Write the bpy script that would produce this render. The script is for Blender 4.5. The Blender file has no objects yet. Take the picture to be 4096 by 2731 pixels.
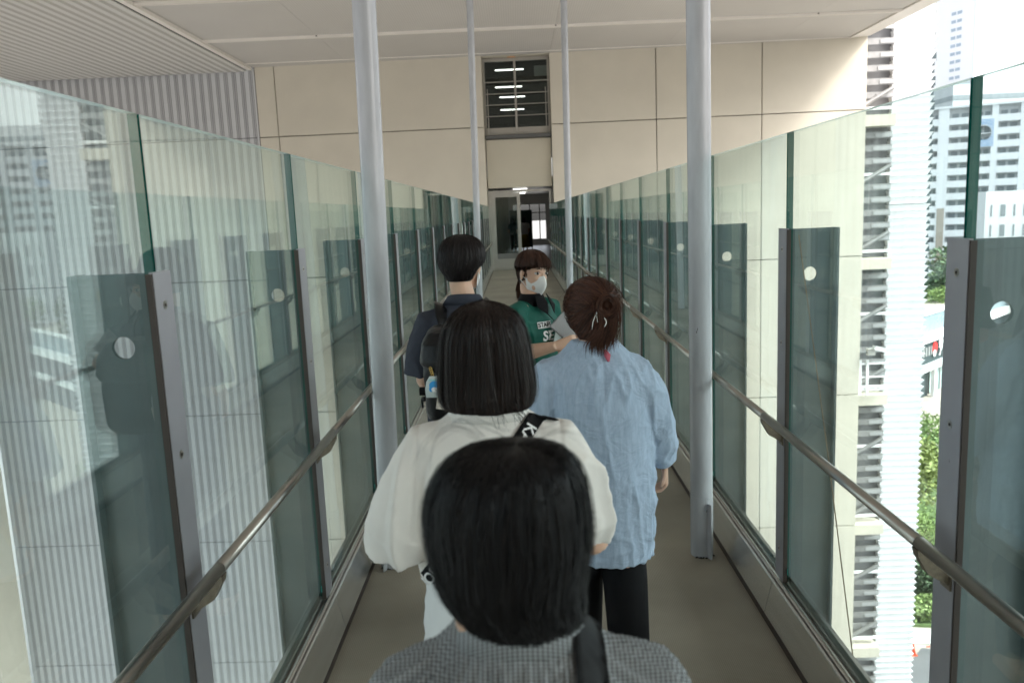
import bpy, bmesh, math, random
from mathutils import Vector, Matrix, noise
from mathutils.bvhtree import BVHTree
import numpy as np
R = math.radians
PI = math.pi
random.seed(7)
sc = bpy.context.scene
col = sc.collection

# ------------------------------------------------------------------ camera
H_EYE = 1.85
pitch, roll, yaw = R(8.925), R(2.405), R(-.686)
cy, sy = math.cos(yaw), math.sin(yaw)
R0 = Vector((cy, -sy, 0)); F0 = Vector((sy, cy, 0)); U0 = Vector((0, 0, 1))
CF = F0*math.cos(pitch) - U0*math.sin(pitch)
U1 = F0*math.sin(pitch) + U0*math.cos(pitch)
CR = R0*math.cos(roll) - U1*math.sin(roll)
CU = U1*math.cos(roll) + R0*math.sin(roll)
cd = bpy.data.cameras.new('camera'); cam = bpy.data.objects.new('camera', cd); col.objects.link(cam)
m = Matrix((CR, CU, -CF)).transposed().to_4x4(); m.translation = Vector((0, 0, H_EYE))
cam.matrix_world = m
cd.lens = 28.49; cd.sensor_width = 36; cd.clip_start = .05; cd.clip_end = 6000
cd.dof.use_dof = True; cd.dof.focus_distance = 3.6; cd.dof.aperture_fstop = 4.5
sc.camera = cam

def at(px, py, Y):
    """point seen at photo pixel (4096 wide) at distance Y along the bridge"""
    d = CF + CR*((px-2048)/(28.49/36*4096)) + CU*((1365.5-py)/(28.49/36*4096))
    t = Y/d.y
    return Vector((0, 0, H_EYE)) + d*t

# ------------------------------------------------------------------ sky, sun, exposure
w = bpy.data.worlds.new('World'); sc.world = w; w.use_nodes = True
nt = w.node_tree; nt.nodes.clear()
SUN_EL, SUN_AZ = R(46), R(118)          # azimuth measured from +Y towards +X
out = nt.nodes.new('ShaderNodeOutputWorld'); bg = nt.nodes.new('ShaderNodeBackground')
sky = nt.nodes.new('ShaderNodeTexSky'); sky.sky_type = 'NISHITA'; sky.sun_disc = False
sky.sun_elevation = SUN_EL; sky.sun_rotation = SUN_AZ
sky.air_density = 1.0; sky.dust_density = 5.0; sky.ozone_density = 1.0
hs = nt.nodes.new('ShaderNodeHueSaturation'); hs.inputs['Saturation'].default_value = .30
nt.links.new(sky.outputs[0], hs.inputs['Color']); nt.links.new(hs.outputs[0], bg.inputs['Color'])
bg.inputs['Strength'].default_value = .15
nt.links.new(bg.outputs[0], out.inputs['Surface'])
sd = bpy.data.lights.new('sun', 'SUN'); sd.energy = 1.5; sd.angle = R(14); sd.color = (1, .96, .9)
so = bpy.data.objects.new('sun', sd); col.objects.link(so)
sv = Vector((math.sin(SUN_AZ)*math.cos(SUN_EL), math.cos(SUN_AZ)*math.cos(SUN_EL), math.sin(SUN_EL)))
so.rotation_euler = (-sv).to_track_quat('-Z', 'Y').to_euler()
so.location = (60, -30, 60)
sc.view_settings.view_transform = 'Standard'; sc.view_settings.look = 'None'
sc.view_settings.exposure = 1.95; sc.view_settings.gamma = 1
sc.view_settings.use_curve_mapping = False
sc.render.engine = 'CYCLES'
try:
    sc.cycles.max_bounces = 14; sc.cycles.transparent_max_bounces = 64
    sc.cycles.glossy_bounces = 5; sc.cycles.diffuse_bounces = 6
except Exception: pass

# ------------------------------------------------------------------ materials
MATS = {}
def mat(name, color, rough=.6, metal=0, var=0, vscale=4, bump=0, bscale=80, stretch=None, spec=None, emis=None, estr=1, sheen=0, island=0):
    if name in MATS: return MATS[name]
    M = bpy.data.materials.new(name); M.use_nodes = True; t = M.node_tree; N = t.nodes; L = t.links
    b = N['Principled BSDF']; b.inputs['Roughness'].default_value = rough; b.inputs['Metallic'].default_value = metal
    c4 = (*color, 1); b.inputs['Base Color'].default_value = c4
    if spec is not None: b.inputs['Specular IOR Level'].default_value = spec
    if sheen: b.inputs['Sheen Weight'].default_value = sheen; b.inputs['Sheen Roughness'].default_value = .4
    if emis: b.inputs['Emission Color'].default_value = (*emis, 1); b.inputs['Emission Strength'].default_value = estr
    tc = None
    def coords(s):
        nonlocal tc
        if tc is None: tc = N.new('ShaderNodeTexCoord')
        mp = N.new('ShaderNodeMapping'); L.new(tc.outputs['Object'], mp.inputs[0])
        if s: mp.inputs['Scale'].default_value = s
        return mp.outputs[0]
    src = None
    if var:
        n = N.new('ShaderNodeTexNoise'); n.inputs['Scale'].default_value = vscale; n.inputs['Detail'].default_value = 6
        L.new(coords(stretch), n.inputs['Vector'])
        r = N.new('ShaderNodeMapRange'); r.inputs['From Min'].default_value = .25; r.inputs['From Max'].default_value = .75
        r.inputs['To Min'].default_value = 1-var; r.inputs['To Max'].default_value = 1+var
        L.new(n.outputs[0], r.inputs[0])
        mx = N.new('ShaderNodeVectorMath'); mx.operation = 'SCALE'; mx.inputs[0].default_value = color
        L.new(r.outputs[0], mx.inputs['Scale']); L.new(mx.outputs[0], b.inputs['Base Color']); src = mx.outputs[0]
    if island:
        g = N.new('ShaderNodeNewGeometry'); r = N.new('ShaderNodeMapRange')
        r.inputs['To Min'].default_value = 1-island; r.inputs['To Max'].default_value = 1+island
        L.new(g.outputs['Random Per Island'], r.inputs[0])
        mx = N.new('ShaderNodeVectorMath'); mx.operation = 'SCALE'; mx.inputs[0].default_value = color
        if src: L.new(src, mx.inputs[0])
        L.new(r.outputs[0], mx.inputs['Scale']); L.new(mx.outputs[0], b.inputs['Base Color'])
    if bump:
        n = N.new('ShaderNodeTexNoise'); n.inputs['Scale'].default_value = bscale; n.inputs['Detail'].default_value = 4
        L.new(coords(stretch), n.inputs['Vector'])
        bp = N.new('ShaderNodeBump'); bp.inputs['Strength'].default_value = bump; bp.inputs['Distance'].default_value = .002
        L.new(n.outputs[0], bp.inputs['Height']); L.new(bp.outputs[0], b.inputs['Normal'])
    MATS[name] = M
    return M

def glass_mat(name, tint, edge=None, rough=0, dust=(.006, .06)):
    """thin coated slab: clear tinted transmission plus a Fresnel mirror on each face"""
    M = bpy.data.materials.new(name); M.use_nodes = True; t = M.node_tree; N = t.nodes; L = t.links
    N.remove(N['Principled BSDF'])
    g = N.new('ShaderNodeNewGeometry'); r = N.new('ShaderNodeMapRange')
    r.inputs['To Min'].default_value = 1.52; r.inputs['To Max'].default_value = 1/1.52
    L.new(g.outputs['Backfacing'], r.inputs[0])
    fr = N.new('ShaderNodeFresnel'); L.new(r.outputs[0], fr.inputs['IOR'])
    tr = N.new('ShaderNodeBsdfTransparent'); tr.inputs[0].default_value = (*tint, 1)
    gl = N.new('ShaderNodeBsdfGlossy'); gl.inputs['Roughness'].default_value = rough; gl.inputs[0].default_value = (.93, 1, .97, 1)
    mx = N.new('ShaderNodeMixShader'); L.new(fr.outputs[0], mx.inputs[0]); L.new(tr.outputs[0], mx.inputs[1]); L.new(gl.outputs[0], mx.inputs[2])
    # dust film and water streaks: a weak grey diffuse veil
    tc = N.new('ShaderNodeTexCoord'); mp = N.new('ShaderNodeMapping'); mp.inputs['Scale'].default_value = (1, 3, .6)
    L.new(tc.outputs['Object'], mp.inputs[0])
    n = N.new('ShaderNodeTexNoise'); n.inputs['Scale'].default_value = 4; n.inputs['Detail'].default_value = 8; L.new(mp.outputs[0], n.inputs['Vector'])
    dr = N.new('ShaderNodeMapRange'); dr.inputs['From Min'].default_value = .42; dr.inputs['From Max'].default_value = .8
    dr.inputs['To Min'].default_value = dust[0]; dr.inputs['To Max'].default_value = dust[1]
    L.new(n.outputs[0], dr.inputs[0])
    df = N.new('ShaderNodeBsdfDiffuse'); df.inputs[0].default_value = (.55, .62, .6, 1)
    # dirt left by rain splash settles on the lowest half metre
    sz = N.new('ShaderNodeSeparateXYZ'); L.new(tc.outputs['Object'], sz.inputs[0])
    zr = N.new('ShaderNodeMapRange'); zr.inputs['From Min'].default_value = .22; zr.inputs['From Max'].default_value = 1.0; zr.inputs['To Min'].default_value = 3.2; zr.inputs['To Max'].default_value = 1; L.new(sz.outputs[2], zr.inputs[0])
    zm = N.new('ShaderNodeMath'); zm.operation = 'MULTIPLY'; L.new(dr.outputs[0], zm.inputs[0]); L.new(zr.outputs[0], zm.inputs[1]); dr = zm
    m2 = N.new('ShaderNodeMixShader'); L.new(dr.outputs[0], m2.inputs[0]); L.new(mx.outputs[0], m2.inputs[1]); L.new(df.outputs[0], m2.inputs[2])
    L.new(m2.outputs[0], N['Material Output'].inputs[0])
    MATS[name] = M
    return M

GLASS = glass_mat('balustrade_glass', (.878, .955, .958), dust=(.003, .04))
WGLASS = glass_mat('window_glass', (.80, .85, .83), dust=(0, .004))
GEDGE = mat('glass_edge', (.004, .085, .07), .12, spec=.6)
GEDGE_L = mat('glass_edge_pale', (.55, .68, .66), .15)
PLATE = mat('post_grey_paint', (.31, .315, .34), .42, .25, var=.05, vscale=9, bump=.1, bscale=300)
FIN = mat('fin_dark_paint', (.125, .155, .16), .5, .2, var=.12, vscale=7)
GASK = mat('gasket_brown', (.035, .025, .02), .5)
STEEL = mat('brushed_steel', (.80, .80, .79), .26, 1, var=.06, vscale=6, bump=.25, bscale=60, stretch=(6, .3, 6))
STEELM = mat('satin_steel', (.43, .405, .365), .30, 1, var=.08, vscale=14)
CHAN = mat('channel_dark', (.10, .085, .07), .4, .6, var=.3, vscale=30)
BRASSY = mat('bracket_cast', (.20, .17, .13), .45, .7, var=.3, vscale=60)
COLP = mat('column_white_paint', (.40, .415, .435), .26, 0, var=.16, vscale=11, bump=.9, bscale=34, stretch=(1, 1, .25))
def scuffs(M, col_, scale, thr, stretch):
    """chips and rubbed marks with a shape of their own"""
    t = M.node_tree; N = t.nodes; L = t.links; b = N['Principled BSDF']
    tc = N.new('ShaderNodeTexCoord'); mp = N.new('ShaderNodeMapping'); mp.inputs['Scale'].default_value = stretch; L.new(tc.outputs['Object'], mp.inputs[0])
    n = N.new('ShaderNodeTexNoise'); n.inputs['Scale'].default_value = scale; n.inputs['Detail'].default_value = 9; n.inputs['Roughness'].default_value = .7; L.new(mp.outputs[0], n.inputs['Vector'])
    r = N.new('ShaderNodeMapRange'); r.inputs['From Min'].default_value = thr; r.inputs['From Max'].default_value = thr+.03; L.new(n.outputs[0], r.inputs[0])
    mx = N.new('ShaderNodeMix'); mx.data_type = 'RGBA'; mx.inputs['B'].default_value = (*col_, 1)
    old = [l.from_socket for l in t.links if l.to_node == b and l.to_socket.name == 'Base Color']
    if old: L.new(old[0], mx.inputs['A'])
    else: mx.inputs['A'].default_value = b.inputs['Base Color'].default_value
    L.new(r.outputs[0], mx.inputs['Factor']); L.new(mx.outputs['Result'], b.inputs['Base Color'])
scuffs(COLP, (.10, .095, .09), 22, .66, (1, 1, .35))
scuffs(PLATE, (.16, .15, .15), 30, .70, (1, 1, .3))
TRIM = mat('trim_offwhite', (.74, .70, .64), .55)
RIB = mat('rib_pale_metal', (.50, .505, .51), .5, .1, var=.03, vscale=2)
RIBN = mat('rib_narrow_metal', (.38, .38, .385), .55, .1)
RIBG = mat('rib_groove', (.08, .08, .085), .8)
SOFR = mat('soffit_slat_metal', (.60, .585, .55), .5, .1, var=.02, vscale=2)
SOFN = mat('soffit_slat_narrow', (.46, .44, .40), .55, .1)
WHITEP = mat('white_cladding', (.80, .80, .80), .5, var=.03, vscale=3)
DARKG = mat('dark_interior', (.06, .06, .062), .8)
JOINT = mat('joint_dark', (.07, .065, .05), .9)

def beige_mat():
    M = mat('beige_precast', (.555, .512, .425), .75, var=.06, vscale=.8, bump=.15, bscale=50)
    return M
BEIGE = beige_mat()
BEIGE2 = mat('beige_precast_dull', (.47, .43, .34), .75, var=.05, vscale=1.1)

def ceiling_mat():
    M = bpy.data.materials.new('perforated_metal'); M.use_nodes = True; t = M.node_tree; N = t.nodes; L = t.links
    b = N['Principled BSDF']; b.inputs['Roughness'].default_value = .6
    tc = N.new('ShaderNodeTexCoord'); wv = N.new('ShaderNodeTexWave'); wv.wave_type = 'BANDS'; wv.bands_direction = 'X'
    wv.inputs['Scale'].default_value = 5.2; wv.inputs['Distortion'].default_value = 0
    L.new(tc.outputs['Object'], wv.inputs['Vector'])
    r = N.new('ShaderNodeMapRange'); r.inputs['To Min'].default_value = .93; r.inputs['To Max'].default_value = 1.06; L.new(wv.outputs['Fac'], r.inputs[0])
    n = N.new('ShaderNodeTexNoise'); n.inputs['Scale'].default_value = .5; L.new(tc.outputs['Object'], n.inputs['Vector'])
    r2 = N.new('ShaderNodeMapRange'); r2.inputs['To Min'].default_value = .93; r2.inputs['To Max'].default_value = 1.07; L.new(n.outputs[0], r2.inputs[0])
    mm = N.new('ShaderNodeMath'); mm.operation = 'MULTIPLY'; L.new(r.outputs[0], mm.inputs[0]); L.new(r2.outputs[0], mm.inputs[1])
    mx = N.new('ShaderNodeVectorMath'); mx.operation = 'SCALE'; mx.inputs[0].default_value = (.475, .452, .418); L.new(mm.outputs[0], mx.inputs['Scale'])
    L.new(mx.outputs[0], b.inputs['Base Color'])
    return M
CEIL = ceiling_mat()

def floor_mat():
    M = bpy.data.materials.new('ribbed_vinyl_floor'); M.use_nodes = True; t = M.node_tree; N = t.nodes; L = t.links
    b = N['Principled BSDF']; b.inputs['Roughness'].default_value = .5
    tc = N.new('ShaderNodeTexCoord')
    wv = N.new('ShaderNodeTexWave'); wv.wave_type = 'BANDS'; wv.bands_direction = 'Y'; wv.inputs['Scale'].default_value = 38; wv.inputs['Distortion'].default_value = .3
    wx = N.new('ShaderNodeTexWave'); wx.wave_type = 'BANDS'; wx.bands_direction = 'X'; wx.inputs['Scale'].default_value = 38
    L.new(tc.outputs['Object'], wv.inputs['Vector']); L.new(tc.outputs['Object'], wx.inputs['Vector'])
    ad = N.new('ShaderNodeMath'); ad.operation = 'ADD'; L.new(wv.outputs['Fac'], ad.inputs[0]); L.new(wx.outputs['Fac'], ad.inputs[1])
    r = N.new('ShaderNodeMapRange'); r.inputs['From Max'].default_value = 2; r.inputs['To Min'].default_value = .80; r.inputs['To Max'].default_value = 1.18; L.new(ad.outputs[0], r.inputs[0])
    n = N.new('ShaderNodeTexNoise'); n.inputs['Scale'].default_value = 1.3; n.inputs['Detail'].default_value = 7; L.new(tc.outputs['Object'], n.inputs['Vector'])
    r2 = N.new('ShaderNodeMapRange'); r2.inputs['From Min'].default_value = .3; r2.inputs['From Max'].default_value = .7; r2.inputs['To Min'].default_value = .70; r2.inputs['To Max'].default_value = 1.16; L.new(n.outputs[0], r2.inputs[0])
    # small pale specks of dirt
    vo = N.new('ShaderNodeTexVoronoi'); vo.inputs['Scale'].default_value = 9; L.new(tc.outputs['Object'], vo.inputs['Vector'])
    r3 = N.new('ShaderNodeMapRange'); r3.inputs['From Min'].default_value = .015; r3.inputs['From Max'].default_value = .03; r3.inputs['To Min'].default_value = 1.6; r3.inputs['To Max'].default_value = 1; L.new(vo.outputs['Distance'], r3.inputs[0])
    mm = N.new('ShaderNodeMath'); mm.operation = 'MULTIPLY'; L.new(r.outputs[0], mm.inputs[0]); L.new(r2.outputs[0], mm.inputs[1])
    m3 = N.new('ShaderNodeMath'); m3.operation = 'MULTIPLY'; L.new(mm.outputs[0], m3.inputs[0]); L.new(r3.outputs[0], m3.inputs[1])
    mx = N.new('ShaderNodeVectorMath'); mx.operation = 'SCALE'; mx.inputs[0].default_value = (.30, .264, .207); L.new(m3.outputs[0], mx.inputs['Scale'])
    L.new(mx.outputs[0], b.inputs['Base Color'])
    bp = N.new('ShaderNodeBump'); bp.inputs['Strength'].default_value = .5; bp.inputs['Distance'].default_value = .001; L.new(ad.outputs[0], bp.inputs['Height']); L.new(bp.outputs[0], b.inputs['Normal'])
    return M
FLOOR = floor_mat()

# ------------------------------------------------------------------ object helpers
def tag(o, label=None, cat=None, group=None, kind=None):
    if label: o['label'] = label
    if cat: o['category'] = cat
    if group: o['group'] = group
    if kind: o['kind'] = kind
    return o
def empty(name, loc=(0, 0, 0), label=None, cat=None, group=None, rz=0):
    o = bpy.data.objects.new(name, None); col.objects.link(o); o.location = loc; o.rotation_euler = (0, 0, rz)
    o.empty_display_size = .1
    return tag(o, label, cat, group)
def link(name, me, parent=None, loc=None, rz=None):
    o = bpy.data.objects.new(name, me); col.objects.link(o)
    if parent: o.parent = parent
    if loc is not None: o.location = loc
    if rz is not None: o.rotation_euler = (0, 0, rz)
    return o
class MB:
    def __init__(s): s.v = []; s.f = []; s.m = []; s.mi = 0
    def add(s, vs, fs, mi=None):
        o = len(s.v); s.v += [tuple(v) for v in vs]; s.f += [tuple(i+o for i in f) for f in fs]; s.m += [s.mi if mi is None else mi]*len(fs); return s
    def box(s, x0, x1, y0, y1, z0, z1, mi=None, M=None):
        vs = [Vector((x, y, z)) for z in (z0, z1) for y in (y0, y1) for x in (x0, x1)]
        if M: vs = [M @ v for v in vs]
        return s.add(vs, [(0, 2, 3, 1), (4, 5, 7, 6), (0, 1, 5, 4), (2, 6, 7, 3), (0, 4, 6, 2), (1, 3, 7, 5)], mi)
    def tube(s, pts, rad, n=12, mi=None, cap=True, flat=1):
        pts = [Vector(p) for p in pts]
        if not hasattr(rad, '__len__'): rad = [rad]*len(pts)
        rings = []; up = None
        for i, p in enumerate(pts):
            d = (pts[min(i+1, len(pts)-1)] - pts[max(i-1, 0)]).normalized()
            if up is None:
                up = d.orthogonal().normalized()
            up = (up - d*up.dot(d)).normalized(); sd_ = d.cross(up)
            rings.append([p + (up*math.cos(2*PI*k/n)*rad[i] + sd_*math.sin(2*PI*k/n)*rad[i]*flat) for k in range(n)])
        vs = [v for r_ in rings for v in r_]; fs = []
        for i in range(len(pts)-1):
            for k in range(n):
                a = i*n+k; b_ = i*n+(k+1) % n
                fs.append((a, b_, b_+n, a+n))
        if cap: fs += [tuple(range(n))[::-1], tuple(range((len(pts)-1)*n, len(pts)*n))]
        return s.add(vs, fs, mi)
    def loft(s, rings, n=24, mi=None):
        """rings: (cx,cy,cz,rx,ry[,rot[,exp[,tiltx]]]) horizontal super-ellipses"""
        vs = []; fs = []
        for r_ in rings:
            cx, cy_, cz, rx, ry = r_[:5]; rot = r_[5] if len(r_) > 5 else 0; ex = r_[6] if len(r_) > 6 else 2; tx = r_[7] if len(r_) > 7 else 0; ty = r_[8] if len(r_) > 8 else 0
            for k in range(n):
                a = 2*PI*k/n; c, s_ = math.cos(a), math.sin(a)
                x = rx*math.copysign(abs(c)**(2/ex), c); y = ry*math.copysign(abs(s_)**(2/ex), s_)
                X = x*math.cos(rot)-y*math.sin(rot); Y = x*math.sin(rot)+y*math.cos(rot)
                vs.append((cx+X, cy_+Y, cz + tx*Y + ty*X))
        for i in range(len(rings)-1):
            for k in range(n):
                a = i*n+k; b_ = i*n+(k+1) % n
                fs.append((a, b_, b_+n, a+n))
        fs += [tuple(range(n))[::-1], tuple(range((len(rings)-1)*n, len(rings)*n))]
        return s.add(vs, fs, mi)
    def ball(s, c, r_, M=None, nu=16, nv=10, mi=None):
        if not hasattr(r_, '__len__'): r_ = (r_,)*3
        vs = []; fs = []
        c = Vector(c)
        for j in range(1, nv):
            th = PI*j/nv
            for i in range(nu):
                ph = 2*PI*i/nu
                v = Vector((r_[0]*math.sin(th)*math.cos(ph), r_[1]*math.sin(th)*math.sin(ph), r_[2]*math.cos(th)))
                if M: v = M @ v
                vs.append(c+v)
        t_ = Vector((0, 0, r_[2])); t_ = M @ t_ if M else t_
        vs += [c+t_, c-t_]; T = len(vs)-2; B = T+1
        for j in range(nv-2):
            for i in range(nu):
                a = j*nu+i; b_ = j*nu+(i+1) % nu
                fs.append((a, a+nu, b_+nu, b_))
        for i in range(nu):
            fs.append((T, i, (i+1) % nu)); fs.append((B, (nv-2)*nu+(i+1) % nu, (nv-2)*nu+i))
        return s.add(vs, fs, mi)
    def mesh(s, name, *mats, smooth=False):
        me = bpy.data.meshes.new(name); me.from_pydata(s.v, [], s.f)
        for m_ in mats: me.materials.append(m_)
        if any(s.m): me.polygons.foreach_set('material_index', s.m)
        if smooth: me.shade_smooth()
        me.update(); return me
    def obj(s, name, *mats, parent=None, smooth=False, loc=None, rz=None):
        return link(name, s.mesh(name, *mats, smooth=smooth), parent, loc, rz)
def box(name, x0, x1, y0, y1, z0, z1, m_, parent=None):
    return MB().box(x0, x1, y0, y1, z0, z1).obj(name, m_, parent=parent)
def bevel(o, wd=.003, seg=2):
    b_ = o.modifiers.new('bevel', 'BEVEL'); b_.width = wd; b_.segments = seg; b_.limit_method = 'ANGLE'
    return o
def copy_tree(o, parent=None):
    c = o.copy(); col.objects.link(c)
    if parent: c.parent = parent
    for ch in o.children: copy_tree(ch, c)
    return c
def bake(o):
    """apply modifiers of o into its mesh"""
    dg = bpy.context.evaluated_depsgraph_get(); ev = o.evaluated_get(dg)
    me = bpy.data.meshes.new_from_object(ev); o.modifiers.clear(); o.data = me; return o
def remesh(o, vox=.006, smooth=2, fac=.5):
    r_ = o.modifiers.new('r', 'REMESH'); r_.mode = 'VOXEL'; r_.voxel_size = vox; r_.use_smooth_shade = True
    if smooth:
        s_ = o.modifiers.new('s', 'SMOOTH'); s_.iterations = smooth; s_.factor = fac
    return bake(o)
def displace(o, fn):
    me = o.data; n = len(me.vertices)
    co = np.empty(n*3); me.vertices.foreach_get('co', co); no = np.empty(n*3); me.vertex_normals.foreach_get('vector', no)
    co = co.reshape(-1, 3); no = no.reshape(-1, 3)
    d = np.array([fn(c, q) for c, q in zip(co, no)])
    co += no*d[:, None]; me.vertices.foreach_set('co', co.ravel()); me.update(); return o
def text_mesh(txt, size=1, extrude=0, bold=0):
    cu = bpy.data.curves.new('t', 'FONT'); cu.body = txt; cu.size = size; cu.extrude = extrude; cu.offset = bold
    cu.align_x = 'CENTER'; cu.align_y = 'CENTER'; cu.resolution_u = 3
    o = bpy.data.objects.new('t', cu); col.objects.link(o)
    dg = bpy.context.evaluated_depsgraph_get(); me = bpy.data.meshes.new_from_object(o.evaluated_get(dg))
    bpy.data.objects.remove(o); bpy.data.curves.remove(cu); return me
# ================================================================== the bridge
XC = .098                     # centre line of the bridge
GX = 1.010                    # glass, from the centre line
Y0, DY, NP = 2.03, 1.342, 19  # first post in view, spacing, posts ahead
WALLY = 27.27; WS = -.0287    # the building ahead is slightly out of square
def wy(x): return WALLY + WS*x

deck = box('bridge_floor', XC-.948, XC+.948, -4, wy(0)-.02, -.30, 0, FLOOR); tag(deck, kind='structure')
und = box('bridge_underside', XC-1.18, XC+1.18, -4, wy(0)-.03, -.62, -.304, PLATE); tag(und, kind='structure')

def balustrade(s, label):
    root = empty('glass_balustrade', (XC, 0, 0), label, 'balustrade', 'glass balustrades of the bridge')
    X = lambda a: s*a
    def bx(mb, a0, a1, y0, y1, z0, z1, mi=None): mb.box(min(s*a0, s*a1), max(s*a0, s*a1), y0, y1, z0, z1, mi)
    # kick plates, ledge, glazing channel
    seg = DY*3
    for k in range(-2, 7):
        y0 = -.6+k*seg; y1 = min(y0+seg-.004, WALLY-.06)
        if y0 > WALLY-.5: continue
        mb = MB()
        vs = [(s*.945, y0, .035), (s*.945, y1, .035), (s*.980, y0, .178), (s*.980, y1, .178), (s*.982, y0, .182), (s*.982, y1, .182), (s*.9945, y0, .182), (s*.9945, y1, .182), (s*.9945, y0, .035), (s*.9945, y1, .035)]
        mb.add(vs, [(0, 2, 3, 1), (2, 4, 5, 3), (4, 6, 7, 5), (6, 8, 9, 7), (0, 1, 9, 8), (0, 8, 6, 4, 2), (1, 3, 5, 7, 9)])
        mb.obj('kick_plate', STEEL, parent=root)
    mb = MB(); bx(mb, .944, .985, -4, WALLY-.05, 0.001, .034); mb.obj('base_strip', GASK, parent=root)
    mb = MB(); bx(mb, .995, 1.0035, -4, WALLY-.05, .19, .212, 0); bx(mb, 1.004, 1.009, -4, WALLY-.05, .20, .215, 1); bx(mb, 1.035, 1.05, -4, WALLY-.05, .18, .232, 0); bx(mb, .995, 1.05, -4, WALLY-.05, -.3, .189, 1)
    mb.obj('glazing_channel', STEEL, CHAN, parent=root)
    # glass panes
    g = .006
    pm = MB(); x0, x1 = (1.010, 1.034) if s > 0 else (-1.034, -1.010); pm.box(x0, x1, g, DY-g, .216, 2.128)
    me = pm.mesh('pane', GLASS, GEDGE, GEDGE_L)
    me.polygons[2].material_index = 1; me.polygons[3].material_index = 1; me.polygons[1].material_index = 2
    for k in range(-3, NP):
        link('pane', me, root, (0, Y0+k*DY, 0))
    # posts with an outer fin that has a round hole near its head
    pl = MB(); a, b = (.993, 1.0035)
    bx(pl, a, b, -.05, .05, .226, 1.745); plate_me = pl.mesh('cover_plate', PLATE)
    gk = MB(); bx(gk, 1.0037, 1.0097, -.042, .042, .226, 1.741); bx(gk, .9945, 1.0097, -.0575, -.0503, .226, 1.741); gask_me = gk.mesh('gasket', GASK)
    fb = bmesh.new()
    # fin outline with hole: rectangle strip pieces around a 20-gon
    hx, hz, hr, n = 1.108, 1.555, .029, 24
    y0, y1 = -.006, .006; o0, o1, z0, z1 = 1.0345, 1.205, -.45, 1.742
    sq = []
    for k in range(n):
        an = 2*PI*k/n; c_, s_ = math.cos(an), math.sin(an); t_ = .055/max(abs(c_), abs(s_)); sq.append((hx+c_*t_, hz+s_*t_))
    def fin_side(y, flip):
        inner = [fb.verts.new((s*(hx+hr*math.cos(2*PI*k/n)), y, hz+hr*math.sin(2*PI*k/n))) for k in range(n)]
        outer = [fb.verts.new((s*p[0], y, p[1])) for p in sq]
        for k in range(n):
            f_ = [inner[k], outer[k], outer[(k+1) % n], inner[(k+1) % n]]
            fb.faces.new(f_ if not flip else f_[::-1])
        def q(xa, xb, za, zb):
            vs = [fb.verts.new((s*xa, y, za)), fb.verts.new((s*xb, y, za)), fb.verts.new((s*xb, y, zb)), fb.verts.new((s*xa, y, zb))]
            fb.faces.new(vs if not flip else vs[::-1])
        q(o0, hx-.055, z0, z1); q(hx+.055, o1, z0, z1); q(hx-.055, hx+.055, z0, hz-.055); q(hx-.055, hx+.055, hz+.055, z1)
        return inner
    ia = fin_side(y0, s < 0); ib = fin_side(y1, s > 0)
    for k in range(n): fb.faces.new((ia[k], ib[k], ib[(k+1) % n], ia[(k+1) % n]))
    for (xa, za, xb, zb) in ((o0, z0, o0, z1), (o0, z1, o1, z1), (o1, z1, o1, z0)):
        fb.faces.new([fb.verts.new(v) for v in ((s*xa, y0, za), (s*xb, y0, zb), (s*xb, y1, zb), (s*xa, y1, za))])
    bmesh.ops.recalc_face_normals(fb, faces=fb.faces)
    fin_me = bpy.data.meshes.new('fin'); fb.to_mesh(fin_me); fb.free(); fin_me.materials.append(FIN)
    fl = MB(); bx(fl, 1.2055, 1.2155, -.035, .035, -.45, 1.742); fl_me = fl.mesh('fin_flange', FIN)
    sm = MB()
    sm.tube([(s*.9922, 0, 0), (s*.9938, 0, 0)], .0115, 16, 0); sm.tube([(s*.9908, 0, 0), (s*.9921, 0, 0)], .004, 8, 1)
    scr_me = sm.mesh('screw', STEELM, GASK)
    br = MB()   # handrail bracket: a bent tapering plate with a foot
    pts = [(.992, .845), (.992, .885), (.968, .912), (.938, .928), (.934, .946), (.905, .946), (.908, .928), (.935, .88)]
    vs = [(s*x_, y_, z_) for y_ in (-.016, .016) for x_, z_ in pts]; k8 = len(pts)
    br.add(vs, [tuple(range(k8)), tuple(range(k8, 2*k8))[::-1]] + [(k, k+k8, (k+1) % k8+k8, (k+1) % k8) for k in range(k8)])
    bx(br, .9875, .9925, -.024, .024, .835, .895)
    br_me = br.mesh('bracket', BRASSY)
    for k in range(-2, NP):
        post = link('post', plate_me, root, (0, Y0+k*DY, 0))
        link('gasket', gask_me, post); link('fin', fin_me, post); link('fin_flange', fl_me, post)
        if k < 8:
            for z_ in (.36, .86, 1.27, 1.66): link('screw', scr_me, post, (0, 0, z_))
    # handrail in lengths, joint sleeves, brackets
    RY = .918; rz_ = .961
    for k in range(-2, NP+1):
        ya = Y0-.02+(k-1)*DY; yb = min(ya+DY, WALLY-.05)
        if ya > WALLY-.3: continue
        hr_ = MB().tube([(s*RY, ya+.0025, rz_), (s*RY, yb, rz_)], .0172, 20).obj('handrail', STEELM, parent=root, smooth=False)
        for p in hr_.data.polygons: p.use_smooth = len(p.vertices) == 4
        if k < NP: link('bracket', br_me, hr_, (0, Y0+k*DY-.02, 0))
        rg = MB().tube([(s*RY, ya, rz_), (s*RY, ya+.0025, rz_)], .0158, 20).obj('joint_ring', GASK, parent=hr_)
    # small green maker's marks at the pane corners
    mk = MB().box(min(s*1.0095, s*1.0097), max(s*1.0095, s*1.0097), 0, .007, 0, .028).mesh('corner_mark', mat('mark_teal', (.02, .45, .38), .5))
    for k in range(0, 5): link('corner_mark', mk, root, (0, Y0+k*DY-.066, .262))
    return root
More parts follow.
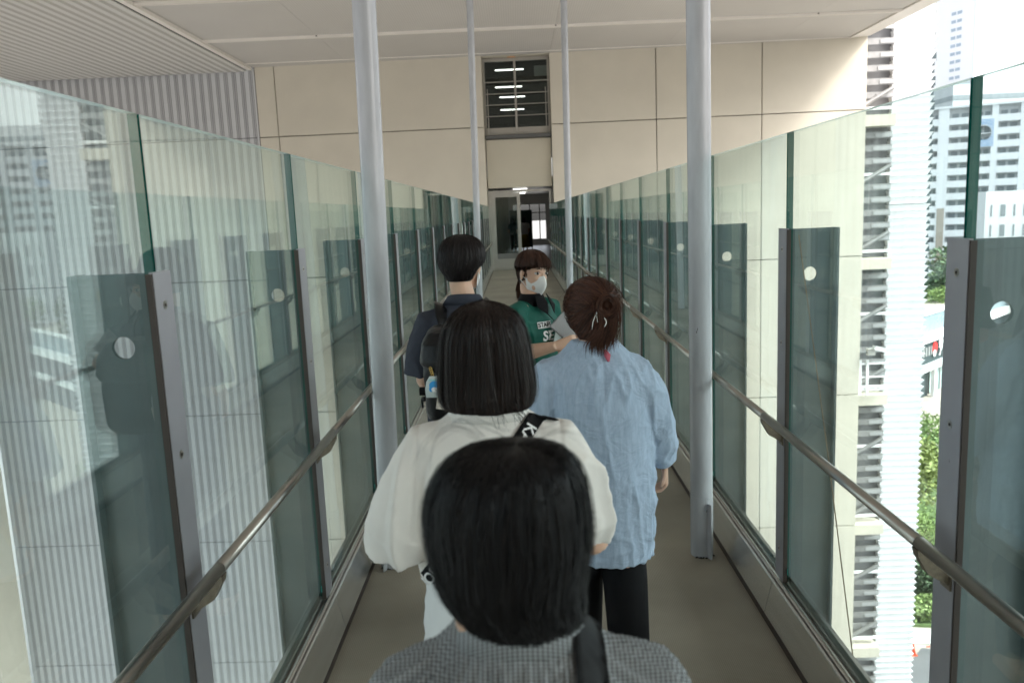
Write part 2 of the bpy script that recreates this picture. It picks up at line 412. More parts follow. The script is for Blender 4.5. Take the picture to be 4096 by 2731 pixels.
bal_r = balustrade(1, 'glass balustrade with steel handrail along the right edge, nearest the white pleated building')
bal_l = balustrade(-1, 'glass balustrade with steel handrail along the left edge, in front of the striped metal wall')
tag(bal_r, None)

# ------------------------------------------------------------------ columns
def column(x0, y, x1, label, kick=False):
    r = .0585
    root = empty('steel_column', (x0, y, 0), label, 'column', 'white steel columns of the bridge')
    dx = x1-x0
    mb = MB(); n = 40; pts = []; rr = []
    for i in range(n+1):
        z = 7.2*i/n; pts.append((dx*z/7.2, 0, z)); rr.append(r*(1+.004*math.sin(i*2.1)))
    mb.tube(pts, rr, 32); o = mb.obj('shaft', COLP, parent=root)
    for p in o.data.polygons: p.use_smooth = len(p.vertices) == 4
    sg = 1 if x0 > 0 else -1
    mb = MB().tube([(0, 0, .001), (0, 0, .33)], r*1.02, 32, 0); mb.box(-.004, .004, -r-.035, -r+.004, .001, .30, 0)
    q = mb.obj('foot_sleeve', COLP, parent=root); q.rotation_euler = (0, 0, sg*R(35)*.6)
    ms = MB(); random.seed(int(abs(x0)*100)+int(y))
    for k in range(26):
        a = random.uniform(-2.6, -.5); rad = r*random.uniform(.9, 1.15)
        ms.ball((rad*math.cos(a), rad*math.sin(a), random.uniform(.0, .006)), (.006, .005, .003), nu=6, nv=4)
    ms.obj('mastic', mat('mastic_dark', (.04, .035, .03), .9), parent=root)
    return root
column(.927, 4.15, .915, 'near right white steel column beside the person in the blue tunic')
column(-.748, 4.15, -.632, 'near left white steel column beside the sleeve of the white top')
column(.925, 14.85, .985, 'far thin right white column, behind the brown haired person')
column(-.745, 14.85, -.64, 'far thin left white column, behind the person with the backpack')

# ------------------------------------------------------------------ canopy above the bridge
CZ = 6.92; CXL, CXR = -8.5, 10.80
canopy = box('canopy_roof', CXL-.02, CXR+.4, -14, WALLY+1, CZ+.06, CZ+.5, TRIM); tag(canopy, kind='structure')
ys = [-14, -9, -4.9, -.8, 3.3, 7.4, 11.35, 15.3, 19.3, 23.36, 27.6]
xs = [CXL+.10, -5.3, -1.04, 1.28, 4.95, 8.45, CXR-.1]
for i in range(len(ys)-1):
    for j in range(len(xs)-1):
        y1 = ys[i+1]-.09
        box('ceiling_panel', xs[j]+.003, xs[j+1]-.003, ys[i]+.09, y1, CZ, CZ+.05, CEIL, canopy)
for y in ys[1:-1]:
    mb = MB(); mb.box(CXL+.05, CXR-.05, y-.085, y-.045, CZ-.055, CZ+.04); mb.box(CXL+.05, CXR-.05, y+.045, y+.085, CZ-.055, CZ+.04); mb.box(CXL+.05, CXR-.05, y-.045, y+.045, CZ+.012, CZ+.03, 1)
    mb.obj('seam_trim', TRIM, SOFN, parent=canopy)
    for x in (-5.3, -1.04, 1.28, 4.95, 8.45): box('seam_clip', x-.02, x+.02, y-.10, y-.06, CZ-.04, CZ-.01, JOINT, canopy)
mb = MB(); mb.box(CXL-.10, CXL+.04, -14, WALLY+.23, CZ-.09, CZ+.05, 0); mb.box(CXL+.045, CXL+.085, -14, WALLY+.2, CZ-.0, CZ+.045, 1); mb.obj('edge_trim', TRIM, SOFN, parent=canopy)
mb = MB(); mb.box(CXR-.04, CXR, -14, WALLY-.1, CZ-.03, CZ+.05, 0); mb.box(CXR-.09, CXR-.045, -14, WALLY-.1, CZ+.01, CZ+.045, 1); mb.obj('edge_trim', TRIM, SOFN, parent=canopy)
for i in range(11):
    y = -14+i*3.9
    mb = MB(); y1 = min(y+3.88, WALLY-.35)
    vs = [(CXR+.01, y, CZ-.02), (CXR+.62, y, CZ+.03), (CXR+.70, y, CZ+.45), (CXR+.01, y, CZ+.45)]
    vs += [(a, y1, c) for a, b, c in vs]
    mb.add(vs, [(0, 1, 2, 3), (7, 6, 5, 4), (0, 4, 5, 1), (1, 5, 6, 2), (2, 6, 7, 3), (3, 7, 4, 0)]); mb.obj('fascia_panel', WHITEP if False else TRIM, parent=canopy)
box('wall_trim', CXL+.04, CXR-.05, WALLY-.45, WALLY-.41, CZ-.02, CZ+.05, TRIM, canopy)

# striped soffit on the left
SZ = 6.80
sof = box('striped_soffit', -21, CXL-.13, 2, WALLY+.8, SZ+.05, SZ+.3, RIBG); tag(sof, kind='structure')
PITCH = .2765
def stripes(parent, name, ncount, x0, along0, along1, z, mw, mn, wide=.145, seams=(), thick=.03):
    """long slats running along Y on a soffit, wide ones as parts and thin ones joined"""
    cuts = [along0]+list(seams)+[along1]
    for i in range(ncount):
        x = x0-i*PITCH
        for a, b in zip(cuts[:-1], cuts[1:]):
            mb = MB().box(x-wide, x, a+.006, b-.006, z, z+thick); mb.obj('slat', mw, parent=parent)
    mb = MB()
    for i in range(ncount):
        x = x0-i*PITCH
        for q in (0, 1):
            xa = x-wide-.014-q*.0605
            for a, b in zip(cuts[:-1], cuts[1:]): mb.box(xa-.0465, xa, a+.006, b-.006, z+.004, z+thick)
    o = mb.obj('narrow_slats', mn, parent=parent); tag(o, kind='stuff')
stripes(sof, 'slat', 44, CXL-.15, 2, WALLY+.24, SZ, SOFR, SOFN, seams=(13.5, 22.2))

# ================================================================== the building ahead
bld = empty('beige_building', (0, WALLY, 0), 'beige panelled building wall that the bridge runs into, with doorway and high window', 'building')
bld.rotation_euler = (0, 0, math.atan(WS))
GZ = -26.0
PX = [-7.75, -4.378, -.94, 1.245, 4.666, 8.051, 11.375]; PZ = [GZ, -23.35, -18.68, -14.007, -9.343, -4.677, 0, 4.685, 7.2]
jw = .014
def wpanel(x0, x1, z0, z1, y=0, m_=None, parent=bld, name='panel'):
    o = box(name, x0+jw, x1-jw, y, y+.14, z0+jw, z1-jw, m_ or BEIGE, parent)
    return bevel(o, .006, 1)
xs_ = [-8.40]+PX
for j in range(len(PZ)-1):
    for i in range(len(xs_)-1):
        if xs_[i] == -.94 and PZ[j] >= -.1: continue
        if i == 0 and False: continue
        wpanel(xs_[i] if i else -8.395, xs_[i+1], PZ[j], PZ[j+1])
mb = MB()
mb.box(-8.6, -1.2, .10, .35, GZ, 7.4); mb.box(1.5, 11.36, .10, .35, GZ, 7.4); mb.box(-1.2, 1.5, .10, .35, GZ, -.05)
mb.box(11.1, 11.36, .12, 12, GZ, 7.4, 1)
mb.obj('backing_wall', JOINT, BEIGE, parent=bld)
# slot reveals
mb = MB(); mb.box(-1.2, -.945, .15, .62, 0, 7.4); mb.box(1.25, 1.5, .15, .62, 0, 7.4); mb.box(-.944, 1.249, .05, .6, 6.90, 6.97); mb.obj('slot_reveal', BEIGE2, parent=bld)
MB().tube([(.02, .30, 6.885), (.02, .30, 6.899)], .14, 20).obj('ceiling_fitting', mat('orange_disc', (.65, .32, .12), .5), parent=bld)
wpanel(-.93, 1.235, 2.70, 4.30, .20, BEIGE2)
box('sill', -.93, 1.235, .06, .5, 4.31, 4.42, mat('sill_dark', (.09, .09, .085), .6), bld)
FR = mat('door_frame_aluminium', (.36, .34, .30), .45, .4, var=.04, vscale=5)
FRD = mat('dark_frame', (.16, .155, .145), .5, .3)
win = empty('window', (0, 0, 0)); win.parent = bld
mb = MB(); mb.box(-.93, -.87, .30, .38, 4.45, 6.89); mb.box(1.17, 1.23, .30, .38, 4.45, 6.89); mb.box(-.87, 1.17, .30, .38, 4.60, 4.67); mb.box(-.87, 1.17, .30, .38, 6.78, 6.885); mb.box(.08, .15, .295, .385, 4.67, 6.78)
mb.box(-.93, 1.23, .28, .29, 4.45, 4.60); mb.obj('frame', FR, parent=win)
for z, y in ((6.10, .10), (5.74, .16), (5.39, .16), (5.03, .16)):
    MB().tube([(-.935, y, z), (1.24, y, z)], .014, 8).obj('bar', FR, parent=win)
for x in (-.80, 1.10, .115): MB().tube([(x, .17, 4.43), (x, .17, 5.9 if x != .115 else 4.9)], .013, 8).obj('bar_support', FR, parent=win)
for x0, x1 in ((-.87, .08), (.15, 1.17)): box('pane', x0+.001, x1-.001, .335, .345, 4.671, 6.779, WGLASS, win)
# room behind the window
rm = MB(); DI = mat('window_room_dark', (.035, .036, .038), .9)
rm.box(-2.5, 3.2, .7, 9, 8.3, 8.4); rm.box(-2.6, -2.5, .36, 9, 4.3, 8.4); rm.box(3.2, 3.3, .36, 9, 4.3, 8.4); rm.box(-2.6, 3.3, 9, 9.1, 4.3, 8.4); rm.box(-2.5, 3.2, .62, 9, 4.2, 4.3); rm.box(-2.5, 3.2, .36, .45, 6.98, 8.4)
rm.obj('upper_room', DI, parent=bld)
LIT = mat('tube_light', (1, 1, 1), .5, emis=(1, .98, .93), estr=1.6)
LITC = mat('corridor_tube', (1, 1, 1), .5, emis=(1, .98, .93), estr=.9)
def ceiling_light(x, y, z, L_, label, group='tube lights behind the high window', vert=False):
    r_ = empty('ceiling_light', (x, wy(x)+y, z), label, 'light', group)
    MB().tube([(-L_/2, 0, 0), (L_/2, 0, 0)], .018, 10).obj('tube', LIT if z > 4 else LITC, parent=r_)
    MB().box(-L_/2-.03, L_/2+.03, -.03, .03, .024, .05).obj('housing', FRD, parent=r_)
    return r_
lw = 'lit tube light behind the high window, '
for (x, z, y, w_, t) in ((-.05, 6.62, 1.0, .95, 'highest of the four'), (-.10, 6.32, 2.7, .95, 'second from the top'), (.02, 6.22, 4.5, .95, 'third from the top'), (.0, 6.0, 6.5, .95, 'lowest of the four')):
    ceiling_light(x, y, z, w_, lw+t)
box('wall_box', .75, 1.25, 1.2, 1.3, 6.42, 6.75, mat('box_grey', (.30, .30, .29), .7), bld)

# doorway
dz = 2.56
dr = empty('door', (0, 0, 0)); dr.parent = bld; tag(dr, 'closed left leaf of the glazed double door')
mb = MB(); mb.box(-.93, -.85, .18, .26, 0, dz+.07); mb.box(1.155, 1.235, .18, .26, 0, dz+.07, 1); mb.box(-.85, 1.155, .18, .26, dz, dz+.07); mb.obj('door_frame', FR, FRD, parent=bld)
mb = MB()
mb.box(-.845, -.70, .20, .245, .01, dz-.005); mb.box(.02, .13, .20, .245, .01, dz-.005); mb.box(-.70, .02, .20, .245, .01, .36); mb.box(-.70, .02, .20, .245, dz-.15, dz-.005); mb.obj('leaf', FR, parent=dr)
box('pane', -.699, .019, .218, .228, .361, dz-.151, WGLASS, dr)
box('lower_band', -.698, .018, .2165, .217, .361, .54, FRD, dr)
for z in (.25, 1.5, 2.3): box('hinge', -.865, -.835, .17, .199, z-.07, z+.07, STEELM, dr)
d2 = empty('door', (1.13, .16, 0)); d2.parent = bld; d2.rotation_euler = (0, 0, R(-96)); tag(d2, 'opened right leaf of the double door, seen edge on')
mb = MB(); mb.box(-.11, 0, -.022, .022, .01, dz-.01); mb.box(-1.0, -.89, -.022, .022, .01, dz-.01); mb.box(-.89, -.11, -.022, .022, .01, .36); mb.box(-.89, -.11, -.022, .022, dz-.15, dz-.01); mb.obj('leaf', STEELM, parent=d2)
box('pane', -.889, -.111, -.005, .005, .361, dz-.151, WGLASS, d2)
mb = MB().tube([(-.95, -.075, .65), (-.95, -.075, 1.85)], .018, 10)
for z in (.8, 1.15, 1.65): mb.tube([(-.95, -.075, z), (-.95, -.022, z)], .010, 8)
mb.obj('handle', STEELM, parent=d2)
# corridor beyond the door
COR = mat('corridor_wall', (.50, .49, .46), .35, .2, var=.05, vscale=3); CORF = mat('corridor_floor', (.30, .29, .26), .35)
cr = MB(); CX0, CX1, CL = -1.05, 1.45, 21
cr.box(CX0-.1, CX0, .36, CL, 0, 2.95); cr.box(CX1, CX1+.1, .36, CL, 0, 2.95); cr.box(CX0-.1, CX1+.1, .36, CL, 2.95, 3.05)
cr.box(CX0, CX1, CL-.1, CL, 0, .35); cr.box(CX0, CX1, CL-.1, CL, 2.35, 2.95); cr.box(CX0, CX0+.25, CL-.1, CL, .35, 2.35); cr.box(CX1-.35, CX1, CL-.1, CL, .35, 2.35)
o = cr.obj('corridor_wall', COR, parent=bld)
box('corridor_floor', CX0, CX1, .12, CL, -.05, 0, CORF, bld)
for k in range(6):
    y = 2.2+k*3
    for xa, xb in ((CX0, CX0+.13), (CX1-.13, CX1)): box('pilaster', xa, xb, y, y+.22, 0.001, 2.949, FR, bld)
for xa in (.18, .75): box('mullion', xa-.03, xa+.03, CL-.12, CL-.02, .35, 2.35, FRD, bld)
box('mullion', CX0+.25, CX1-.35, CL-.125, CL-.015, 1.85, 1.90, FRD, bld)
for k in range(6):
    ceiling_light(.2, 3.2+k*2.6, 2.90, .62, 'lit tube light on the corridor ceiling beyond the open door, number %s from the door' % ['one', 'two', 'three', 'four', 'five', 'six'][k], 'tube lights in the corridor')
board = empty('notice_board', (.22, WALLY+14.2, 0), 'tall dark green board standing in the corridor beyond the door', 'board')
MB().box(-.56, .56, 0, .05, .15, 2.02).obj('board', mat('board_green', (.012, .05, .035), .7), parent=board)
for x in (-.52, .52): MB().box(x-.03, x+.03, -.3, .3, 0, .05).obj('foot', FRD, parent=board)
for x in (-.52, .52): MB().box(x-.02, x+.02, .051, .09, .05, 1.95).obj('leg', FRD, parent=board)

# striped metal wall on the left and the beige pier beyond it
sw = empty('striped_wall', (0, WALLY, 0), 'grey wall of vertical ribbed metal strips left of the bridge', 'wall'); sw.rotation_euler = (0, 0, math.atan(WS))
NS = 37
wide, step = .145, .0605
RX1 = -8.425
zc = [GZ, -23.35, -18.68, -14.007, -9.343, -4.677, 0, 4.685, 6.95]
rib_me = {}
for j in range(len(zc)-1):
    if j < 2:
        mb = MB()
        for i in range(NS):
            x = RX1-.045-i*PITCH
            mb.box(x-PITCH+.19-wide/2+.03, x-PITCH+.19+wide/2+.03, 0, .03, zc[j]+.012, zc[j+1]-.012)
        tag(mb.obj('wide_ribs', RIB, parent=sw), kind='stuff'); continue
    hgt = zc[j+1]-zc[j]
    me = MB().box(-wide, 0, 0, .03, .012, hgt-.012).mesh('rib', RIB)
    for i in range(NS):
        link('rib', me, sw, (RX1-.045-.125-i*PITCH, 0, zc[j]))
mb = MB()
for i in range(NS):
    x = RX1-.045-i*PITCH
    for q in range(2):
        xa = x-.0085-q*step
        for j in range(len(zc)-1): mb.box(xa-.0465, xa, .006, .03, zc[j]+.012, zc[j+1]-.012)
tag(mb.obj('narrow_ribs', RIBN, parent=sw), kind='stuff')
box('corner_strip', RX1-.04, RX1+.02, -.002, .03, GZ, 6.95, RIB, sw)
box('backing', -18.6, RX1, .031, .30, GZ, 6.95, RIBG, sw)
pier = empty('beige_pier', (0, WALLY, 0), 'beige panelled corner pier at the left end of the striped wall', 'wall')
for j in range(len(PZ)-1):
    bevel(box('panel', -23, -19.16, -1.6, .3, PZ[j]+.012, PZ[j+1]-.012, BEIGE, pier), .006, 1)
    
bevel(box('side_panel', -19.15, -18.62, -1.2, .3, GZ, 6.9, BEIGE, pier), .006, 1)
# building the bridge comes from, behind the camera
bb = box('rear_building', -8, 12, -16, -14.1, GZ, 9, BEIGE); tag(bb, 'beige building wall behind the near end of the bridge', 'building')
# ================================================================== outside, right of the building ahead
BAYD = mat('bay_metal_grey', (.27, .265, .26), .5, .4, var=.15, vscale=6)
BAYL = mat('bay_louvre_grey', (.34, .34, .34), .5, .2)
bay = empty('stair_bay', (11.38, WALLY, 0), 'narrow open bay of dark louvres, slabs and braces between beige wall and white pleated tower', 'building')
b0 = 0.0
for j in range(-5, 2):
    z = 4.685*j-.27
    box('slab', 0.03, 1.13, .06, 3, z-.22, z+.14, BEIGE, bay)
random.seed(3)
for j in range(-5, 2):
    zb = 4.685*j-.27
    for k in range(10):
        z = zb+.38+k*.425
        if k in (0, 6): box('louvre', .03, 1.2, .35, .42, z-.05, z+.04, WHITEP, bay)
        else:
            mb = MB(); mb.box(.03, 1.2, .45, .5, z-.10, z+.10, 0); 
            x = .55+random.uniform(-.1, .2)
            mb.box(x, 1.18, .43, .449, z-.07, z+.05, 1)
            mb.obj('louvre', BAYD, BAYL, parent=bay)
    mb = MB(); mb.tube([(.05, .33, zb+.4), (1.12, .33, zb+1.0)], .07, 8); mb.obj('brace', BAYD, parent=bay)
    mb = MB(); mb.tube([(.05, .33, zb+2.6), (1.12, .33, zb+3.2)], .07, 8); mb.obj('brace', BAYD, parent=bay)
box('back_wall', .0, 1.3, .8, 1.0, GZ, 8.5, mat('bay_back_grey', (.17, .17, .175), .7), bay)

# white pleated tower: a stack of folded metal courses
pt = empty('pleated_tower', (12.62, 27.9, GZ), 'white tower clad in horizontal pleated metal courses with a saw-tooth outline', 'building')
PH = 4.685/20; W0, W1 = 1.24, 1.38
mb = MB(); hh = PH-.012
mb.add([(0, 0, 0), (W0, 0, 0), (W0, 6, 0), (0, 6, 0), (-.055, -.075, hh), (W1, -.075, hh), (W1, 6, hh), (-.055, 6, hh)], [(3, 2, 1, 0), (4, 5, 6, 7), (0, 1, 5, 4), (1, 2, 6, 5), (2, 3, 7, 6), (3, 0, 4, 7)])
course = mb.mesh('pleat', mat('pleat_white', (.74, .74, .75), .5, var=.03, vscale=3))
for k in range(int((8.9-GZ)/PH)):
    gap = (k % 20 == 17)
    o = link('pleat', course, pt, (0, .0, k*PH))
    if gap: o.scale = (1, 1, .93)
box('core', .02, W0-.02, .06, 5.9, 0, 8.9-GZ, mat('joint_grey', (.25, .26, .27), .8), pt)

# camera on a bracket and small white ladder frame
cc = empty('security_camera', (11.62, 26.85, -3.10), 'white bullet security camera on a bracket at the edge of the beige wall', 'camera')
M1 = Matrix.Rotation(R(18), 4, 'Y') @ Matrix.Rotation(R(20), 4, 'Z')
MB().box(-.02, .48, -.06, .06, -.05, .05, M=Matrix.Translation((.10, -.15, .06)) @ M1).obj('housing', WHITEP, parent=cc)
MB().box(-.02, .53, -.08, .08, .052, .065, M=Matrix.Translation((.10, -.15, .06)) @ M1).obj('sun_shield', WHITEP, parent=cc)
MB().box(-.05, .20, -.05, .10, -.22, .0).obj('junction_box', mat('box_pale', (.6, .58, .53), .6), parent=cc)
MB().tube([(-.35, .2, -.15), (-.05, .0, -.12)], .035, 8).obj('arm', BAYL, parent=cc)
lf = empty('ladder_frame', (11.45, 27.1, -4.75), 'small white tubular guard frame on the slab below the security camera', 'guard rail')
mb = MB()
for x in (0, .24): mb.box(x-.04, x+.04, -.03, .03, 0, 1.22)
mb.obj('upright', WHITEP, parent=lf)
mb = MB()
for z in (.18, .62, 1.08): mb.tube([(-.1, .04, z), (.95, .04, z)], .03, 8)
mb.obj('bar', WHITEP, parent=lf)

# ---- ground
GRASS = mat('ground_cover', (.10, .15, .05), .9, var=.4, vscale=.8)
ASPH = mat('asphalt', (.14, .14, .14), .9, var=.1, vscale=1)
PAVE = mat('pavement_beige', (.42, .37, .31), .85, var=.08, vscale=.6)
KERB = mat('kerb_concrete', (.5, .49, .46), .8)
gd = box('ground', -3000, 3000, -3000, 3000, GZ-.3, GZ, mat('ground_concrete', (.20, .197, .19), .9, var=.06, vscale=.05)); tag(gd, kind='structure')
def gstrip(name, pts, z, m_, th=.03):
    n = len(pts)
    mb = MB(); mb.add([(x, y, z-th) for x, y in pts]+[(x, y, z) for x, y in pts], [tuple(range(n))[::-1], tuple(range(n, 2*n))]+[(k, (k+1) % n, (k+1) % n+n, k+n) for k in range(n)])
    return tag(mb.obj(name, m_), kind='structure')
gstrip('plaza', [(18, 42), (90, 70), (110, 160), (30, 160)], GZ+.034, PAVE)
gstrip('street', [(8, 30), (24.2, 47.2), (60, 40), (60, 10), (8, 10)], GZ+.04, ASPH)
gstrip('pavement', [(21.6, 47.4), (22.3, 50), (25.2, 49.4), (62, 42.4), (61.5, 40.2), (24.4, 47.6)], GZ+.14, KERB, .14)
gstrip('planting_bed', [(22.3, 50.3), (26, 85), (48, 85), (62, 50), (62, 43), (25.4, 49.7)], GZ+.2, GRASS, .2)
rl = MB(); 
for k in range(9):
    y = 66+k*2
# ---- foliage
LEAFC = [(.15, .23, .075), (.20, .28, .085), (.10, .16, .08), (.26, .31, .10)]
LEAFM = [mat('leaves_%s' % n, c, .6, island=.45) for n, c in zip(('green', 'bright', 'deep', 'yellow'), LEAFC)]
BARK = mat('bark', (.14, .10, .075), .9, var=.2, vscale=8)
def leaf_mesh(name, blobs, n, size, m_, seed):
    rnd = random.Random(seed); mb = MB()
    tot = sum(b[3]**2 for b in blobs)
    for (x, y, z, r_) in blobs:
        for i in range(int(n*r_*r_/tot)):
            while True:
                v = Vector((rnd.uniform(-1, 1), rnd.uniform(-1, 1), rnd.uniform(-1, 1)))
                if .25 < v.length < 1: break
            if noise.noise(v*2.3+Vector((x, y, z))) < -.12: continue
            c = Vector((x, y, z))+Vector((v.x, v.y, v.z*.8))*r_
            a = Vector((rnd.gauss(0, 1), rnd.gauss(0, 1), rnd.gauss(0, .6))).normalized(); b_ = a.cross(Vector((rnd.gauss(0, 1), rnd.gauss(0, 1), rnd.gauss(0, 1)))).normalized()
            s_ = size*rnd.uniform(.6, 1.3)
            mb.add([c-a*s_, c+b_*s_*.5, c+a*s_, c-b_*s_*.5], [(0, 1, 2, 3)])
    return mb.mesh(name, m_)
def tree(x, y, zg, ht, cr_, mi, label, seed, group='trees down in the street', n=2600):
    rnd = random.Random(seed); root = empty('tree', (x, y, zg), label, 'tree', group)
    mb = MB(); th = ht*.45
    mb.tube([(0, 0, 0), (.05*ht*.3, 0, th*.6), (0, .05*ht*.2, th)], [ht*.022, ht*.017, ht*.013], 8)
    blobs = []
    for k in range(7):
        a = k*2.4+rnd.uniform(-.3, .3); rr = cr_*rnd.uniform(.25, .7); zz = ht*rnd.uniform(.52, .88)
        p = Vector((rr*math.cos(a), rr*math.sin(a), zz)); blobs.append((*p, cr_*rnd.uniform(.38, .6)))
        mb.tube([(0, 0, th*rnd.uniform(.7, 1)), p*.55+Vector((0, 0, th*.3)), p], [ht*.011, ht*.007, ht*.003], 6)
    blobs.append((0, 0, ht*.85, cr_*.55))
    mb.obj('trunk', BARK, parent=root)
    link('crown', leaf_mesh('crown', blobs, n, ht*.022, LEAFM[mi], seed), root)
    return root
tree(29.6, 60.5, GZ, 9.5, 3.4, 3, 'bright yellow-green tree, tallest of those beside the pleated tower above the hedge', 1, n=5200)
tree(33.6, 68, GZ, 8.5, 3.4, 0, 'mid green tree just behind the bright yellow-green one', 2, n=4200)
tree(28.2, 56.5, GZ, 5.5, 2.2, 1, 'small open branched tree in front of the bright yellow-green tree', 3, n=2200)
tree(38, 74, GZ, 7.6, 2.9, 1, 'light green tree at the edge of the beige plaza', 4, n=3000)
tree(41, 82, GZ, 4.0, 2.3, 3, 'low leafy bush-like tree at the foot of the dark shop wall', 5, n=1800)
tree(36.5, 58, GZ, 8, 3.2, 0, 'round green tree to the right of the near hedge', 6, n=2600)
tree(46, 66, GZ, 9, 3.6, 2, 'dark green tree standing on the plaza right of the others', 7, n=2600)
tree(44.5, 55, GZ, 7.5, 3.0, 1, 'fresh green tree close to the street on the right', 8, n=2200)
tree(67, 128, GZ, 21, 5.0, 2, 'tall dark green tree beyond the low shop building', 9, n=3800)
tree(73, 138, GZ, 17, 5.5, 0, 'broad green tree beyond the roof, right of the tall dark one', 10, n=3000)
tree(62, 121, GZ, 15, 3.6, 1, 'light green tree against the dark glass office behind the low roof', 11, n=2400)
tree(84, 136, GZ, 18, 6, 0, 'broad tree seen through the hole of the near right fin', 12, n=3000)
tree(96, 140, GZ, 18, 6, 2, 'deep green tree far right beyond the low roof', 13, n=2400)
def hedge(name, x0, y0, x1, y1, w_, h_, m_, n, label, seed, lean=0):
    rnd = random.Random(seed); d = Vector((x1-x0, y1-y0, 0)); nr = Vector((-d.y, d.x, 0)).normalized(); mb = MB()
    for i in range(n):
        t_ = rnd.random(); u = rnd.uniform(-.5, .5)*w_; z = rnd.random()**.6*h_
        c = Vector((x0, y0, GZ+.2)) + d*t_ + nr*u + Vector((0, 0, z))
        a = Vector((rnd.gauss(0, 1), rnd.gauss(0, 1), rnd.gauss(0, .6))).normalized(); b_ = a.cross(Vector((rnd.gauss(0, 1), rnd.gauss(0, 1), 1))).normalized()
        s_ = rnd.uniform(.10, .2); mb.add([c-a*s_, c+b_*s_*.6, c+a*s_, c-b_*s_*.6], [(0, 1, 2, 3)])
    root = empty(name, (0, 0, 0), label, 'hedge')
    mb.obj('foliage', m_, parent=root); return root
hedge('hedge', 25.6, 55.5, 34, 54, 3.5, 2.6, LEAFM[2], 9000, 'tall dark hedge below the trees beside the street', 21)
hedge('low_hedge', 23.4, 51.6, 34, 49.5, 2.6, .9, LEAFM[1], 7000, 'low yellow-green hedge along the pavement behind the cone', 22)
# cone
cn = empty('traffic_cone', (23.35, 45.9+.6, GZ+.04), 'orange-red traffic cone on the pavement edge', 'cone')
CO = mat('cone_orange', (.75, .09, .03), .5)
MB().loft([(0, 0, .04, .15, .15), (0, 0, .7, .03, .03), (0, 0, .72, .02, .02)], 16).obj('cone_body', CO, parent=cn, smooth=True)
MB().box(-.2, .2, -.2, .2, 0, .04).obj('base', CO, parent=cn)
bar_ = empty('barrier_bar', (23.9, 46.55, GZ+.5), 'striped bar leading from the cone along the hedge', 'barrier')
for k in range(8): MB().box(k*.25, k*.25+.245, -.03, .03, -.03, .03).obj('stripe', CO if k % 2 else KERB, parent=bar_)
MB().box(1.9, 1.96, -.03, .03, -.46, .03).obj('leg', KERB, parent=bar_)

# ---- low curved shop building with a sign
def local_face(name, px, py, Y, ang, label, cat):
    """frame with x along a facade and y into the building"""
    p = at(px, py, Y); o = empty(name, (p.x, p.y, 0), label, cat); o.rotation_euler = (0, 0, ang); return o
DARKW = mat('dark_slats', (.055, .075, .08), .6); GREYM = mat('grey_blue_metal', (.24, .30, .33), .5, var=.05, vscale=.5)
DGL = mat('shop_glass', (.35, .45, .45), .15)
D0 = 112; zf = lambda y, Y=D0, x=3700: at(x, y, Y).z
low = local_face('shop_building', 3700, 1500, D0, R(44), 'low dark shop building with grey metal top, white slabs and a lit sign', 'building')
zs = [zf(v) for v in (1245, 1328, 1362, 1448, 1472, 1595)]
mb = MB()
box('roof', -14, 40, 0, 22, zs[0]-.1, zs[0]+.02, PAVE, low)
box('parapet', -14, 40, 21.5, 22, zs[0]+.03, zs[0]+.9, WHITEP, low)
box('parapet', -14, 40, -.5, -.1, zs[0]-.4, zs[0]+.1, WHITEP, low)
for k in range(27): box('metal_panel', -14+k*2, -14+k*2+1.96, -.3, 0, zs[1], zs[0]-.41, GREYM, low)
box('slab', -14, 40, -1.0, 0, zs[2], zs[1]-.01, WHITEP, low)
for k in range(14):
    z = zs[3]+(zs[2]-zs[3])*k/14
    box('slat', -14, 40, -.62, -.55, z+.03, z+.17, DARKW, low)
box('upper_wall', -14, 40, -.5, 0, zs[3]+.01, zs[2]-.01, DARKW, low)
box('slab', -14, 40, -1.2, 0, zs[4], zs[3], WHITEP, low)
box('ground_wall', -14, 1.2, 0, .3, GZ+.04, zs[4]-.01, DARKW, low)
box('ground_wall', 14, 40, 0, .3, GZ+.04, zs[4]-.01, DARKW, low)
box('column', .6, 1.2, -1.1, -.6, GZ+.04, zs[4]-.01, WHITEP, low)
for k in range(6): box('shop_window', 1.9+k*2, 3.8+k*2, .1, .15, GZ+.1, zs[4]-.3, DGL, low)
for k in range(7): box('mullion', 1.8+k*2, 1.895+k*2, 0, .2, GZ+.1, zs[4]-.02, FRD, low)
for k in range(5): box('vent', -4+k*1.0, -3.45+k*1.0, -.70, -.63, zs[3]+1.1, zs[2]-.7, BAYL, low)
sg = empty('shop_sign', low.location, 'white lettered shop sign with a round red emblem on the dark slatted wall', 'sign'); sg.rotation_euler = low.rotation_euler
zc_ = (zs[2]+zs[3])/2+.25
RED = mat('sign_red', (.8, .03, .03), .5); SWH = mat('sign_white', (.9, .9, .9), .5)
MB().tube([(1.2, -.80, zc_+.15), (1.2, -.72, zc_+.15)], .85, 24).obj('emblem', RED, parent=sg)
MB().tube([(.95, -.86, zc_-.55), (.95, -.81, zc_-.55)], .48, 20).obj('emblem_dot', SWH, parent=sg)
box('plate', 2.6, 5.4, -.85, -.75, zc_+.35, zc_+1.0, SWH, sg)
tm = text_mesh('アスク', 1.7, .04, .03); tm.materials.append(SWH)
o = link('lettering', tm, sg, (4.9, -.85, zc_-.55)); o.rotation_euler = (PI/2, 0, 0)

